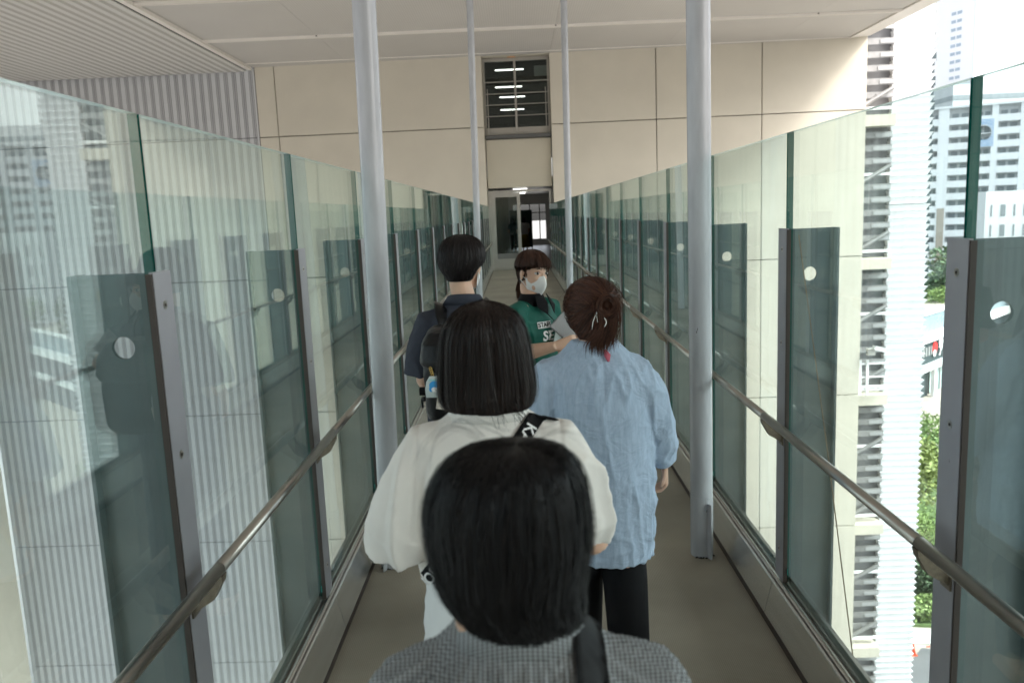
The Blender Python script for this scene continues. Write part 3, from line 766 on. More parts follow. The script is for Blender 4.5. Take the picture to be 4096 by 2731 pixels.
# ---- dark glass office strip
cb = empty('glass_office', (66, 140, 0), 'tall narrow office with dark bands and pale green glass beyond the pleated tower', 'building')
CGL = mat('office_glass', (.14, .26, .28), .12); CDK = mat('office_band', (.035, .055, .062), .4)
zt_ = at(3690, 208, 140).z
box('body', -8, 4.3, .3, 10, GZ, zt_, CDK, cb)
nf = 13; fh = (zt_-GZ)/nf
for j in range(nf):
    z = GZ+j*fh
    box('band', -8, 4.4, 0, .29, z+fh*.62, z+fh, CDK, cb)
    for k in range(5):
        x = 3.4-k*1.25; box('window', x-1.1, x-.12, .1, .28, z+.02, z+fh*.62-.02, CGL if (j, k) not in ((4, 0), (4, 1)) else PAVE, cb)
mb = MB()
for k in range(6): mb.box(-8+k*2.45, -7.9+k*2.45, .4, .5, zt_, zt_+20)
for j in range(7): mb.box(-8, 4.4, .4, .5, zt_+3*j, zt_+3*j+.12)
mb.obj('roof_screen', BAYL, parent=cb)
box('screen_glass', -8, 4.4, .55, .6, zt_, zt_+20, mat('pale_glass', (.75, .78, .78), .4), cb)

# ---- apartment block with balconies
WH = mat('apartment_white', (.78, .79, .80), .7); REC = mat('recess_grey', (.58, .59, .60), .8); WINM = mat('flat_window', (.27, .295, .31), .3)
ap = local_face('apartment_block', 3900, 700, 200, R(-28), 'white apartment block with rows of recessed balconies, behind the near right fin', 'building')
ztop = 22.2; FH = 2.98; nfl = 16
bays = [(-16.5, -10.6), (-9.95, -8.26), (-5.94, -1.2), (-.27, 3.0), (4.33, 8.79), (10.2, 15.2), (16.4, 21.5)]
box('body', -18, 24, 1.6, 14, GZ, ztop+.4, REC, ap)
piers = [(-18, -16.5), (-10.6, -9.95), (-8.26, -5.94), (-1.2, -.27), (3.0, 4.33), (8.79, 10.2), (15.2, 16.4), (21.5, 24)]
for a, b_ in piers: box('pier', a, b_, 0, 1.59, GZ, ztop+.4, WH, ap)
box('pillar_panel', -7.9, -6.3, -.08, -.01, GZ, -1.2, PAVE, ap)
for j in range(nfl):
    z = ztop-FH*(j+1)
    for bi, (a, b_) in enumerate(bays):
        circ = bi == 3 and j in (1, 2)
        if not circ: box('balcony_wall', a+.01, b_-.01, .02, .16, z-.55, z+1.05, WH, ap)
        box('balcony_slab', a+.01, b_-.01, .17, 1.58, z-.15, z+.02, WH, ap)
        wd = (b_-a)
        MB().box(a+wd*.12, a+wd*.42, 1.52, 1.585, z+.05, z+2.1).box(a+wd*.55, a+wd*.88, 1.52, 1.585, z+.05, z+2.1).obj('window', WINM, parent=ap)
box('roof_edge', -18.2, 24.2, -.2, 14, ztop+.41, ztop+.9, WH, ap)
# blue striped square with a round opening across bay four
STR = mat('stripe_blue', (.10, .32, .62), .5)
bx0, bx1, bz0, bz1 = -.9, 3.5, ztop-FH*3-.3, ztop-FH*1+.3
bmx = bmesh.new(); n = 24; cxx, czz, rr = (bx0+bx1)/2, (bz0+bz1)/2, 1.75
inn = [bmx.verts.new((cxx+rr*math.cos(2*PI*k/n), -.12, czz+rr*math.sin(2*PI*k/n))) for k in range(n)]
ot = []
for k in range(n):
    c_, s_ = math.cos(2*PI*k/n), math.sin(2*PI*k/n); t_ = min(((bx1-bx0)/2)/max(abs(c_), 1e-6), ((bz1-bz0)/2)/max(abs(s_), 1e-6)); ot.append(bmx.verts.new((cxx+c_*t_, -.12, czz+s_*t_)))
for k in range(n): bmx.faces.new((inn[k], inn[(k+1) % n], ot[(k+1) % n], ot[k]))
r_ = bmesh.ops.extrude_face_region(bmx, geom=bmx.faces[:]); bmesh.ops.translate(bmx, verts=[v for v in r_['geom'] if isinstance(v, bmesh.types.BMVert)], vec=(0, .1, 0))
bmesh.ops.recalc_face_normals(bmx, faces=bmx.faces)
me = bpy.data.meshes.new('round_opening_screen'); bmx.to_mesh(me); bmx.free(); me.materials.append(WH); link('round_opening_screen', me, ap)
k = 0; z = bz0+.15
while z < bz1-.1:
    h2 = abs(z-czz)
    if h2 < rr: e = math.sqrt(rr*rr-h2*h2)+.08; segs = [(bx0, cxx-e), (cxx+e, bx1)]
    else: segs = [(bx0, bx1)]
    mb = MB()
    for a, b_ in segs:
        if b_-a > .05: mb.box(a, b_, -.16, -.125, z, z+.13)
    mb.obj('blue_stripe', STR, parent=ap); z += .34
# ---- lower white block with small windows
lb = local_face('white_block', 3950, 800, 150, R(-15), 'lower plain white block with small paired windows in front of the apartments', 'building')
zt2 = at(3990, 765, 150).z
box('wall', -.3, 22, 0, 12, GZ, zt2, WH, lb)
for j in range(8):
    for x, w_ in ((.6, .25), (2.2, .8), (4.3, .28), (5.9, .28), (7.9, .9), (12, .8), (15, .8)): box('window', x, x+w_, -.06, -.005, zt2-2.9-j*3.6-1.6, zt2-1.8-j*3.6-.6, WINM, lb)
# ---- towers far behind
TW = mat('tower_white', (.80, .82, .83), .6); TBL = mat('tower_window', (.34, .42, .50), .3); TPB = mat('tower_band', (.45, .66, .74), .35)
t1 = local_face('white_tower', 3800, 200, 300, R(-69), 'tall white tower with one column of small windows against the sky', 'building')
box('wall', -16, 9.64, 0, 30, GZ, 100, TW, t1)
for j in range(30):
    z = 64.0-2.72*j
    for a in (.2, 2.6): box('window', a, a+1.8, -.12, -.01, z, z+1.0, TBL, t1)
box('corner_strip', 9.65, 9.9, -.1, .6, GZ, 100, TPB, t1)
t2 = local_face('banded_tower', 3950, 400, 330, R(-8), 'far white tower with pale blue horizontal window bands', 'building')
zt3 = at(4000, 215, 330).z
box('wall', -.5, 60, 0, 30, GZ, zt3, TW, t2)
for j in range(22):
    z = zt3-3-j*3.05
    box('window_band', 1.5, 60, -.15, -.01, z, z+1.15, TPB, t2)
    box('spandrel', -.9, 60, -.6, -.01, z+1.25, z+2.6, TW, t2)
    if j < 3: box('vent', 4, 9.5, -.3, -.16, z+.1, z+1.0, TBL, t2)
    if j > 2: box('dark_window', 14, 40, -.22, -.151, z+.1, z+1.0, TBL, t2)
# distant blocks that close the horizon on both sides
rnd = random.Random(11)
FARW = [mat('far_block_%s' % n, c, .8) for n, c in (('pale', (.6, .61, .62)), ('grey', (.42, .44, .46)), ('warm', (.55, .50, .44)))]
names = ['pale', 'grey', 'warm']
for k, (x, y, wd, ht) in enumerate([(150, 260, 40, 60), (210, 200, 50, 45), (230, 90, 40, 70), (-140, 160, 60, 50), (-190, 60, 50, 80), (-120, -60, 40, 40), (160, -20, 50, 66), (120, 130, 25, 34)]):
    o = empty('office_block', (x, y, GZ), None, None)
    mi = k % 3
    box('wall', -wd/2, wd/2, -12, 12, 0, ht, FARW[mi], o)
    for j in range(int(ht/3.6)): box('window_band', -wd/2-.1, wd/2+.1, -12.1, 12.1, 1.5+j*3.6, 2.9+j*3.6, WINM, o)
    tag(o, '%s office block %s, %s storeys of dark window bands' % (names[mi], 'beyond the right balustrade' if x > 0 else 'beyond the left balustrade', ['sixteen', 'twelve', 'nineteen', 'thirteen', 'twenty-two', 'eleven', 'eighteen', 'nine'][k]), 'building')
# cable outside the second right pane
pa, pb = at(3195, 940, 3.35), at(3416, 2660, 3.1)
cbl = tag(MB().tube([pa, pa.lerp(pb, .5)+Vector((.004, 0, 0)), pb, pb+(pb-pa)*.2], .0025, 6).obj('cable', mat('cable_brown', (.20, .13, .07), .7)), 'thin brown cable hanging outside the glass from the second right fin', 'cable')
# ================================================================== people
SKIN = mat('skin_light', (.62, .40, .29), .5, var=.06, vscale=30, spec=.35)
SKIN.node_tree.nodes['Principled BSDF'].inputs['Subsurface Weight'].default_value = .12
SKIN.node_tree.nodes['Principled BSDF'].inputs['Subsurface Radius'].default_value = (.012, .005, .003)
def hair_mat(name, c, isl=.55, rough=.38, spec=.5):
    return mat(name, c, rough, island=isl, spec=spec*.42)
HBLK = hair_mat('hair_black', (.0055, .005, .0055), .5, .42, .45)
HBRN = hair_mat('hair_dark_brown', (.014, .0085, .007), .6, .40)
HRED = hair_mat('hair_chestnut', (.060, .024, .014), .65, .42)
HE = hair_mat('hair_brown', (.050, .023, .015), .6, .40)
HD = hair_mat('hair_soft_black', (.012, .009, .009), .6, .42)

def cloth_mat(name, c1, c2=None, weave=900, streak=0, rough=.85, kind=None, per=.0045, bump=.35, stretch=(1, 1, 1)):
    M = bpy.data.materials.new(name); M.use_nodes = True; t = M.node_tree; N = t.nodes; L = t.links
    b = N['Principled BSDF']; b.inputs['Roughness'].default_value = rough; b.inputs['Sheen Weight'].default_value = .06 if sum(c1) > .3 else 0; b.inputs['Specular IOR Level'].default_value = .18
    tc = N.new('ShaderNodeTexCoord')
    if kind == 'gingham':
        sp = N.new('ShaderNodeSeparateXYZ'); L.new(tc.outputs['Object'], sp.inputs[0])
        ad = N.new('ShaderNodeMath'); ad.operation = 'ADD'; L.new(sp.outputs[1], ad.inputs[0]); L.new(sp.outputs[2], ad.inputs[1])
        fac = []
        for s_ in (sp.outputs[0], ad.outputs[0]):
            m1 = N.new('ShaderNodeMath'); m1.operation = 'MULTIPLY'; m1.inputs[1].default_value = 2*PI/per; L.new(s_, m1.inputs[0])
            m2 = N.new('ShaderNodeMath'); m2.operation = 'SINE'; L.new(m1.outputs[0], m2.inputs[0])
            r = N.new('ShaderNodeMapRange'); r.inputs['From Min'].default_value = -.4; r.inputs['From Max'].default_value = .4; L.new(m2.outputs[0], r.inputs[0]); fac.append(r.outputs[0])
        av = N.new('ShaderNodeMath'); av.operation = 'ADD'; L.new(fac[0], av.inputs[0]); L.new(fac[1], av.inputs[1])
        hv = N.new('ShaderNodeMath'); hv.operation = 'MULTIPLY'; hv.inputs[1].default_value = .5; L.new(av.outputs[0], hv.inputs[0]); f_ = hv.outputs[0]
    else:
        mp = N.new('ShaderNodeMapping'); mp.inputs['Scale'].default_value = stretch; L.new(tc.outputs['Object'], mp.inputs[0])
        n = N.new('ShaderNodeTexNoise'); n.inputs['Scale'].default_value = streak or 30; n.inputs['Detail'].default_value = 8; n.inputs['Roughness'].default_value = .65
        L.new(mp.outputs[0], n.inputs['Vector']); r = N.new('ShaderNodeMapRange'); r.inputs['From Min'].default_value = .3; r.inputs['From Max'].default_value = .7; L.new(n.outputs[0], r.inputs[0]); f_ = r.outputs[0]
    mx = N.new('ShaderNodeMix'); mx.data_type = 'RGBA'; mx.inputs['A'].default_value = (*c1, 1); mx.inputs['B'].default_value = (*(c2 or tuple(v*.9 for v in c1)), 1)
    L.new(f_, mx.inputs['Factor']); L.new(mx.outputs['Result'], b.inputs['Base Color'])
    n2 = N.new('ShaderNodeTexNoise'); n2.inputs['Scale'].default_value = weave; n2.inputs['Detail'].default_value = 2; L.new(tc.outputs['Object'], n2.inputs['Vector'])
    bp = N.new('ShaderNodeBump'); bp.inputs['Strength'].default_value = bump; bp.inputs['Distance'].default_value = .0015; L.new(n2.outputs[0], bp.inputs['Height']); L.new(bp.outputs[0], b.inputs['Normal'])
    return M
GING = cloth_mat('gingham_grey', (.035, .035, .038), (.42, .445, .46), kind='gingham', per=.0058)
WHT = cloth_mat('white_jersey', (.80, .77, .73), (.74, .71, .67), streak=8, rough=.8)
WHT2 = cloth_mat('white_skirt_cloth', (.76, .77, .77), (.68, .69, .69), streak=8, rough=.8)
BLU = cloth_mat('blue_linen', (.32, .41, .53), (.42, .52, .65), streak=90, stretch=(1, 1, .12), rough=.9, bump=.6, weave=700)
NAVY = cloth_mat('charcoal_shirt', (.050, .056, .075), (.042, .047, .064), streak=40, rough=.85)
def creases(M, scale, dist, stretch):
    t = M.node_tree; N = t.nodes; L = t.links; b = N['Principled BSDF']
    tc = N.new('ShaderNodeTexCoord'); mp = N.new('ShaderNodeMapping'); mp.inputs['Scale'].default_value = stretch; mp.inputs['Rotation'].default_value = (0, .35, 0)
    L.new(tc.outputs['Object'], mp.inputs[0]); n = N.new('ShaderNodeTexNoise'); n.inputs['Scale'].default_value = scale; n.inputs['Detail'].default_value = 3; n.inputs['Distortion'].default_value = .6
    L.new(mp.outputs[0], n.inputs['Vector'])
    a = N.new('ShaderNodeMath'); a.operation = 'SUBTRACT'; a.inputs[1].default_value = .5; L.new(n.outputs[0], a.inputs[0])
    c = N.new('ShaderNodeMath'); c.operation = 'ABSOLUTE'; L.new(a.outputs[0], c.inputs[0])
    r = N.new('ShaderNodeMapRange'); r.inputs['From Max'].default_value = .13; r.inputs['To Min'].default_value = 1; r.inputs['To Max'].default_value = 0; L.new(c.outputs[0], r.inputs[0])
    bp = N.new('ShaderNodeBump'); bp.inputs['Strength'].default_value = .30; bp.inputs['Distance'].default_value = dist; L.new(r.outputs[0], bp.inputs['Height'])
    old = [l.from_node for l in t.links if l.to_node == b and l.to_socket.name == 'Normal'][0]
    L.new(old.outputs[0], bp.inputs['Normal']); L.new(bp.outputs[0], b.inputs['Normal'])
creases(BLU, 8, .010, (1, 1, 1.5))
GRN = cloth_mat('green_polyester', (.012, .105, .078), (.010, .090, .068), streak=12, rough=.55)
BLKC = cloth_mat('black_cloth', (.004, .004, .005), (.006, .006, .007), streak=30, rough=.8)
LEATH = cloth_mat('black_leatherette', (.006, .006, .007), (.009, .009, .010), streak=12, rough=.36, weave=350, bump=.3)
LEATH.node_tree.nodes['Principled BSDF'].inputs['Specular IOR Level'].default_value = .22
MASKM = cloth_mat('mask_white', (.78, .78, .76), (.74, .74, .73), streak=20, rough=.8)

def V(*a): return Vector(a)
def hand(mb, W, d, nrm, curl=.6, s=1, r=.0085, sc=1.0):
    """palm at W pointing along d, back of the hand towards nrm"""
    d = d.normalized(); nrm = (nrm-d*nrm.dot(d)).normalized(); sd_ = d.cross(nrm)*s
    pl = .085*sc
    mb.tube([W, W+d*.03*sc, W+d*pl], [.022*sc, .030*sc, .034*sc], 12, flat=.55) if False else None
    for k in (-1.2, -.4, .4, 1.2):
        mb.tube([W+sd_*k*.010, W+d*pl+sd_*k*.019*sc], [.014*sc, .0115*sc], 8)
    for k, ln in ((-1.5, .062), (-.5, .075), (.5, .080), (1.5, .070)):
        a = W+d*pl+sd_*k*.0175*sc; L1 = ln*sc*.45
        c1, c2 = curl, curl*2
        b_ = a+(d*math.cos(c1)-nrm*math.sin(c1))*L1; c_ = b_+(d*math.cos(c2)-nrm*math.sin(c2))*L1*.75; e = c_+(d*math.cos(c2*1.2)-nrm*math.sin(c2*1.2))*L1*.5
        mb.tube([a-d*.01, a, b_, c_, e], [r*1.1, r*1.1, r, r*.92, r*.75], 8)
    a = W+d*.02*sc+sd_*.022*sc
    b_ = a+(d*.75+sd_*.6-nrm*.2)*.032*sc; c_ = b_+(d*.9+sd_*.1-nrm*.35)*.03*sc
    mb.tube([W+sd_*.008, a, b_, c_, c_+(d-nrm*.3)*.012], [r*1.3, r*1.4, r*1.2, r*1.05, r*.8], 8)

def head(mb, C, ang, tilt=0, sc=1.0, ears=True, nod=0):
    """C centre of the skull; ang: facing direction angle (0 = +Y, clockwise towards +X)"""
    M = Matrix.Rotation(-ang, 3, 'Z') @ Matrix.Rotation(tilt, 3, 'Y') @ Matrix.Rotation(nod, 3, 'X')
    def P(x, y, z): return C + M @ V(x, y, z)*sc
    B = lambda x, y, z, rx, ry, rz: mb.ball(P(x, y, z), (rx*sc, ry*sc, rz*sc), M)
    B(0, -.012, .028, .074, .092, .084); B(0, .028, -.02, .062, .062, .072); B(0, .042, -.07, .046, .045, .045); B(0, .068, -.098, .02, .02, .016)
    B(0, -.03, -.035, .06, .06, .06)
    B(0, .092, -.03, .010, .016, .012); B(0, .086, -.012, .008, .012, .02)
    B(.026, .066, -.03, .02, .018, .016); B(-.026, .066, -.03, .02, .018, .016)
    B(0, .085, -.062, .016, .010, .006); B(0, .083, -.070, .014, .010, .006)
    if ears:
        for s in (-1, 1):
            mb.ball(P(s*.077, -.004, -.012), (.008*sc, .019*sc, .031*sc), M @ Matrix.Rotation(s*-.35, 3, 'Z'))
    return M, P

def body(name, C, ang, neck, sh, elb, wr, hp, kn, an, parent, hands=(None, None), tilt=0, sc=1, shw=.16, vox=.0055, nod=0, face=None):
    """one continuous figure: head, neck, torso, arms with hands, legs and feet. sh/elb/wr/hp/kn/an are (left, right)"""
    mb = MB(); M, P = head(mb, C, ang, tilt, sc, nod=nod)
    mb.tube([P(0, -.03, -.03), P(0, -.03, -.09), neck, neck+V(0, 0, -.05)], [.052*sc, .050*sc, .053*sc, .07*sc], 16)
    mid = (sh[0]+sh[1])*.5; pel = (hp[0]+hp[1])*.5; tw = math.atan2((sh[1]-sh[0]).y, (sh[1]-sh[0]).x)
    w2 = (sh[1]-sh[0]).length/2
    rings = []
    for t_, wx, dy in ((0, .16, .11), (.2, .165, .11), (.45, .135, .095), (.75, .155, .105), (.93, w2*.95, .09), (1.03, w2*.6, .06)):
        c = pel.lerp(mid, t_); rings.append((c.x, c.y, c.z, wx, dy, tw))
    mb.loft(rings, 20)
    for i in (0, 1):
        mb.tube([mid.lerp(sh[i], .4), sh[i], elb[i], wr[i]], [.05, .049, .037, .0245], 12)
        f_ = (wr[i]-elb[i]).normalized()
        mb.tube([elb[i], elb[i]+f_*.09, wr[i]], [.036, .038, .024], 12)
        hd = hands[i]
        if hd: hand(mb, wr[i], hd[0], hd[1], hd[2] if len(hd) > 2 else .6, s=(1 if i else -1))
        else: hand(mb, wr[i], f_, V(1 if i else -1, 0, .1), .35, s=1 if i == 0 else -1)
        mb.tube([hp[i]+V(0, 0, .02), hp[i]-V(0, 0, .08), kn[i], an[i]], [.085, .082, .052, .036], 14)
        mb.tube([kn[i], kn[i].lerp(an[i], .3)+V(0, -.015, 0), an[i]], [.05, .052, .035], 12)
        fd = V(math.sin(ang*0), 1, 0)
        mb.tube([an[i]+V(0, -.04, -.035), an[i]+V(0, .03, -.045), an[i]+V(0, .15, -.055)], [.032, .036, .024], 12)
    o = mb.obj(name, SKIN, parent=parent); remesh(o, vox, 3)
    return o, M, P

def foldfn(seed, vert=.006, vs=16, hor=0, hs=10, fine=.0015, zfade=None, xfade=None):
    off = V(seed*3.1, seed*1.7, seed)
    def f(c, q):
        p = Vector(c)
        a = noise.noise(V(p.x*vs, p.y*vs, p.z*vs*.22)+off); r_ = (1-abs(a)*2.4)
        d = vert*(max(r_, 0)**2-.3)
        if hor:
            b_ = noise.noise(V(p.x*hs*.55+p.z*hs*.35, p.y*hs, p.z*hs)+off*2); d += hor*(max(1-abs(b_)*3.2, 0)**2-.25)
        if fine: d += fine*noise.noise(p*55+off)
        if zfade: d *= min(max((zfade[0]-p.z)/zfade[1], .15), 1)
        return d
    return f

def hair(name, rings, m_, parent, n=5000, wdt=.0016, seed=1, seg=9, a0=-PI, a1=PI, vend=(.9, 1.0), lift=.004, drift=.12, core=.965, wave=0, crown=(0, 0), coremat=None, core_obj=True, tips=.35, fl=0, amp=.02):
    """rings: (z, cx, cy, rx, ry) from crown to hem. a is the azimuth; strands run from crown to hem over the shell"""
    rnd = random.Random(seed); K = len(rings)-1
    R_ = np.array(rings)
    def ring(v):
        v = min(max(v, 0), 1)*K; i = min(int(v), K-1); t_ = v-i
        p0 = R_[max(i-1, 0)]; p1 = R_[i]; p2 = R_[i+1]; p3 = R_[min(i+2, K)]
        q = .5*((2*p1)+(-p0+p2)*t_+(2*p0-5*p1+4*p2-p3)*t_*t_+(-p0+3*p1-3*p2+p3)*t_**3)
        q[3:] = np.maximum(q[3:], .001); return q
    def S(v, a, k=1.0):
        z, cx, cy_, rx, ry = ring(v); k *= 1+amp*noise.noise(V(math.cos(a)*2.2+seed, math.sin(a)*2.2, v*2.6))+amp*.5*noise.noise(V(math.cos(a)*6+seed, math.sin(a)*6, v*4)); return V(cx+rx*k*math.cos(a), cy_+ry*k*math.sin(a), z)
    objs = []
    if core_obj:
        mb = MB(); nn = 40; vs = []
        VV = [j/30 for j in range(31)]
        for v in VV:
            for k in range(nn):
                a = 2*PI*k/nn; p = S(v, a, core*(1+.02*math.sin(a*23)+.012*math.sin(a*41+v*5))); p.z -= .003; vs.append(p)
        fs = [(j*nn+k, j*nn+(k+1) % nn, (j+1)*nn+(k+1) % nn, (j+1)*nn+k) for j in range(30) for k in range(nn)]
        fs += [tuple(range(nn)), tuple(range(30*nn, 31*nn))[::-1]]
        mb.add(vs, fs)
        c = mb.obj('hair', coremat or m_, parent=parent, smooth=True); objs.append(c)
    mb = MB()
    for i in range(n):
        a = rnd.uniform(a0, a1); v0 = rnd.random()**1.3*.7; v1 = rnd.uniform(*vend)
        clump = noise.noise(V(math.cos(a)*6, math.sin(a)*6, seed)); clump2 = noise.noise(V(math.cos(a)*19, math.sin(a)*19, seed))
        k0 = 1+rnd.uniform(-.01, .022)+clump*.03+clump2*.012
        fz = rnd.random() < .07
        if fz: k0 += rnd.uniform(.0, .075)
        dr = rnd.gauss(0, drift)+clump*.15; ph = rnd.uniform(0, 6.28); wv = wave*rnd.random()
        pts = []
        for j in range(seg+1):
            t_ = j/seg; v = v0+(v1-v0)*t_
            aa = a+dr*t_*t_+wv*math.sin(ph+t_*5)
            kk = k0+ (fl*rnd.random()*t_**4 if fl else 0)
            p = S(v, aa, kk)
            if v0 < .08: p.x += crown[0]*(1-v)**6; p.y += crown[1]*(1-v)**6
            pts.append(p)
        w_ = wdt*rnd.uniform(.6, 1.3)*(.4 if fz else 1); tl = rnd.uniform(-.7, .7)
        vs = []
        for j, p in enumerate(pts):
            d = (pts[min(j+1, seg)]-pts[max(j-1, 0)]).normalized(); z, cx, cy_, rx, ry = ring(v0+(v1-v0)*j/seg)
            o_ = (p-V(cx, cy_, z-.06)).normalized(); s_ = d.cross(o_).normalized(); s_ = (s_*math.cos(tl)+o_*math.sin(tl))
            t_ = j/seg; ww = w_*(1-t_**3*(1-tips))*(0.6 if j == 0 else 1)
            vs += [p-s_*ww, p+s_*ww]
        mb.add(vs, [(2*j, 2*j+1, 2*j+3, 2*j+2) for j in range(seg)])
    me = mb.mesh(name, m_, smooth=True)
    o = link('hair_strands', me, objs[0] if objs else parent); tag(o, kind='stuff')
    return S, ring, (objs[0] if objs else o)

def strands(name, paths, m_, parent, wdt=.0012, jit=.01, per=60, seed=1, seg=10, taper=.3):
    """bundles of ribbons that follow given polylines"""
    rnd = random.Random(seed); mb = MB()
    for path, j0, j1, cnt in paths:
        P_ = [Vector(p) for p in path]; K = len(P_)-1
        for _ in range(cnt):
            o0 = V(*[rnd.gauss(0, 1) for _ in range(3)])*j0*.5; o1 = V(*[rnd.gauss(0, 1) for _ in range(3)])*j1*.5; e = rnd.uniform(.8, 1)
            pts = []
            for j in range(seg+1):
                t_ = j/seg*e*K; i = min(int(t_), K-1); f_ = t_-i
                a, b_, c, d = P_[max(i-1, 0)], P_[i], P_[i+1], P_[min(i+2, K)]
                q = .5*((2*b_)+(c-a)*f_+(2*a-5*b_+4*c-d)*f_*f_+(-a+3*b_-3*c+d)*f_**3)
                pts.append(q+o0.lerp(o1, j/seg))
            w_ = wdt*rnd.uniform(.6, 1.3); rd = V(rnd.gauss(0, 1), rnd.gauss(0, .3), rnd.gauss(0, 1)).normalized(); vs = []
            for j, p in enumerate(pts):
                d = (pts[min(j+1, seg)]-pts[max(j-1, 0)]).normalized(); s_ = d.cross(V(0, -1, .3)+rd*.4).normalized()
                ww = w_*(1-(j/seg)**3*(1-taper)); vs += [p-s_*ww, p+s_*ww]
            mb.add(vs, [(2*j, 2*j+1, 2*j+3, 2*j+2) for j in range(seg)])
    o = link('hair_strands', mb.mesh(name, m_, smooth=True), parent); tag(o, kind='stuff'); return o

def bvh(o):
    me = o.data; return BVHTree.FromPolygons([v.co.copy() for v in me.vertices], [tuple(p.vertices) for p in me.polygons])
def snap_strip(bt, pts, dirs, wdt, off=.003, thick=.0025, n=40, nacross=4):
    """band laid on a surface: pts polyline, shot along dirs"""
    P_ = [Vector(p) for p in pts]; K = len(P_)-1; mb = MB(); rows = []
    cen = []
    for j in range(n+1):
        t_ = j/n*K; i = min(int(t_), K-1); f_ = t_-i; cen.append((P_[i].lerp(P_[i+1], f_), Vector(dirs[i]).lerp(Vector(dirs[i+1]), f_).normalized()))
    for j, (c, d) in enumerate(cen):
        tg = (cen[min(j+1, n)][0]-cen[max(j-1, 0)][0]).normalized(); sd_ = tg.cross(d).normalized(); row = []
        for k in range(nacross+1):
            q = c+sd_*(k/nacross-.5)*wdt
            hit = bt.ray_cast(q-d*.6, d, 1.6)
            row.append((hit[0]-d*off) if hit[0] else None)
        rows.append((row, d))
    # fill misses
    good = [r for r in rows if all(x is not None for x in r[0])]
    vs = []; 
    for row, d in good: vs += row
    top = len(vs)
    for row, d in good: vs += [x-d*thick for x in row]
    w_ = nacross+1; G = len(good); fs = []
    for j in range(G-1):
        for k in range(nacross):
            a = j*w_+k; fs.append((a, a+1, a+w_+1, a+w_)); b_ = a+top; fs.append((b_, b_+w_, b_+w_+1, b_+1))
        for k in (0, nacross):
            a = j*w_+k; fs.append((a, a+w_, a+w_+top, a+top))
    mb.add(vs, fs); return mb
def snap_text(bt, txt, size, origin, xdir, ydir, d, off=.006, wid=None, bold=0):
    me = text_mesh(txt, size, 0, bold)
    b_ = bmesh.new(); b_.from_mesh(me); bmesh.ops.triangulate(b_, faces=b_.faces)
    bmesh.ops.subdivide_edges(b_, edges=[e for e in b_.edges if e.calc_length() > size*.2], cuts=2)
    b_.normal_update()
    xd, yd = Vector(xdir).normalized(), Vector(ydir).normalized(); d = Vector(d).normalized()
    bad = set()
    for v in b_.verts:
        q = Vector(origin)+xd*v.co.x*(wid or 1)+yd*v.co.y
        h_ = bt.ray_cast(q-d*.6, d, 1.6)
        if h_[0]: v.co = h_[0]-d*off
        else: bad.add(v); v.co = q
    if bad: bmesh.ops.delete(b_, geom=list(bad), context='VERTS')
    b_.to_mesh(me); b_.free(); return me
TXTW = mat('print_white', (.82, .82, .82), .6)

def person(label, loc, group=None): return empty('person', loc, label, 'person', group)
# NOTE: parts are modelled in world coordinates, so each person's Empty sits at its feet and the parts are moved back by that offset
def ground(root):
    l = root.location.copy()
    for ch in root.children:
        ch.matrix_parent_inverse = Matrix.Translation(-l)

# ---------------------------------------------------------------- woman in the gingham blouse (nearest)
pA = person('nearest person, short black hair, seen from behind in a grey gingham blouse', (-.01, .95, 0))
oA, MA, PA_ = body('body', V(-.02, .985, 1.448), R(-12), V(-.015, .925, 1.345), (V(-.16, .93, 1.262), V(.14, .93, 1.262)), (V(-.225, .93, 1.00), V(.205, .93, 1.00)), (V(-.22, 1.10, .82), V(.20, 1.10, .82)), (V(-.10, .95, .82), V(.08, .95, .82)), (V(-.10, .97, .45), V(.09, .90, .45)), (V(-.10, .98, .075), V(.10, .86, .075)), pA, tilt=R(3), nod=R(-12), vox=.006)
mb = MB()
mb.loft([(-.01, .95, .80, .20, .15), (-.01, .94, 1.0, .195, .145), (-.01, .93, 1.15, .19, .14), (-.01, .925, 1.24, .185, .125), (-.01, .925, 1.288, .150, .105), (-.012, .925, 1.325, .108, .085), (-.012, .93, 1.352, .082, .072), (-.012, .932, 1.362, .066, .064)], 40)
for s, x in ((-1, -.01), (1, -.01)):
    mb.tube([(x+s*.085, .925, 1.285), (x+s*.135, .925, 1.262), (x+s*.185, .93, 1.17), (x+s*.225, .94, 1.02), (x+s*.21, 1.0, .94)], [.050, .062, .068, .070, .06], 20)
sA = mb.obj('blouse', GING, parent=pA); remesh(sA, .0055, 5)
def fA(c, q):
    p = Vector(c); x = p.x+.012; y = p.y-.93
    ang = math.atan2(y, x); r_ = math.hypot(x, y)
    g = math.exp(-((p.z-1.30)/.05)**2)*.55+.45*math.exp(-((p.z-1.2)/.1)**2)
    d = .0075*math.sin(ang*46+2.0*math.sin(ang*7))*g if 1.1 < p.z < 1.345 and r_ < .20 else 0
    d += .006*noise.noise(V(p.x*14, p.y*14, p.z*5)+V(5, 1, 2))
    return d
displace(sA, fA)
mb = MB(); mb.loft([(-.012, .932, 1.340, .090, .080, 0, 2, -.10), (-.012, .932, 1.372, .068, .066, 0, 2, -.16), (-.012, .932, 1.376, .064, .062, 0, 2, -.16), (-.012, .932, 1.345, .080, .072, 0, 2, -.1)], 48)
mb.obj('collar', GING, parent=pA, smooth=True)
MB().loft([(-.01, .95, .86, .185, .14), (-.01, .95, .70, .20, .15), (-.01, .95, .35, .21, .17), (-.01, .95, .12, .22, .18)], 32).obj('skirt', BLKC, parent=pA, smooth=True)
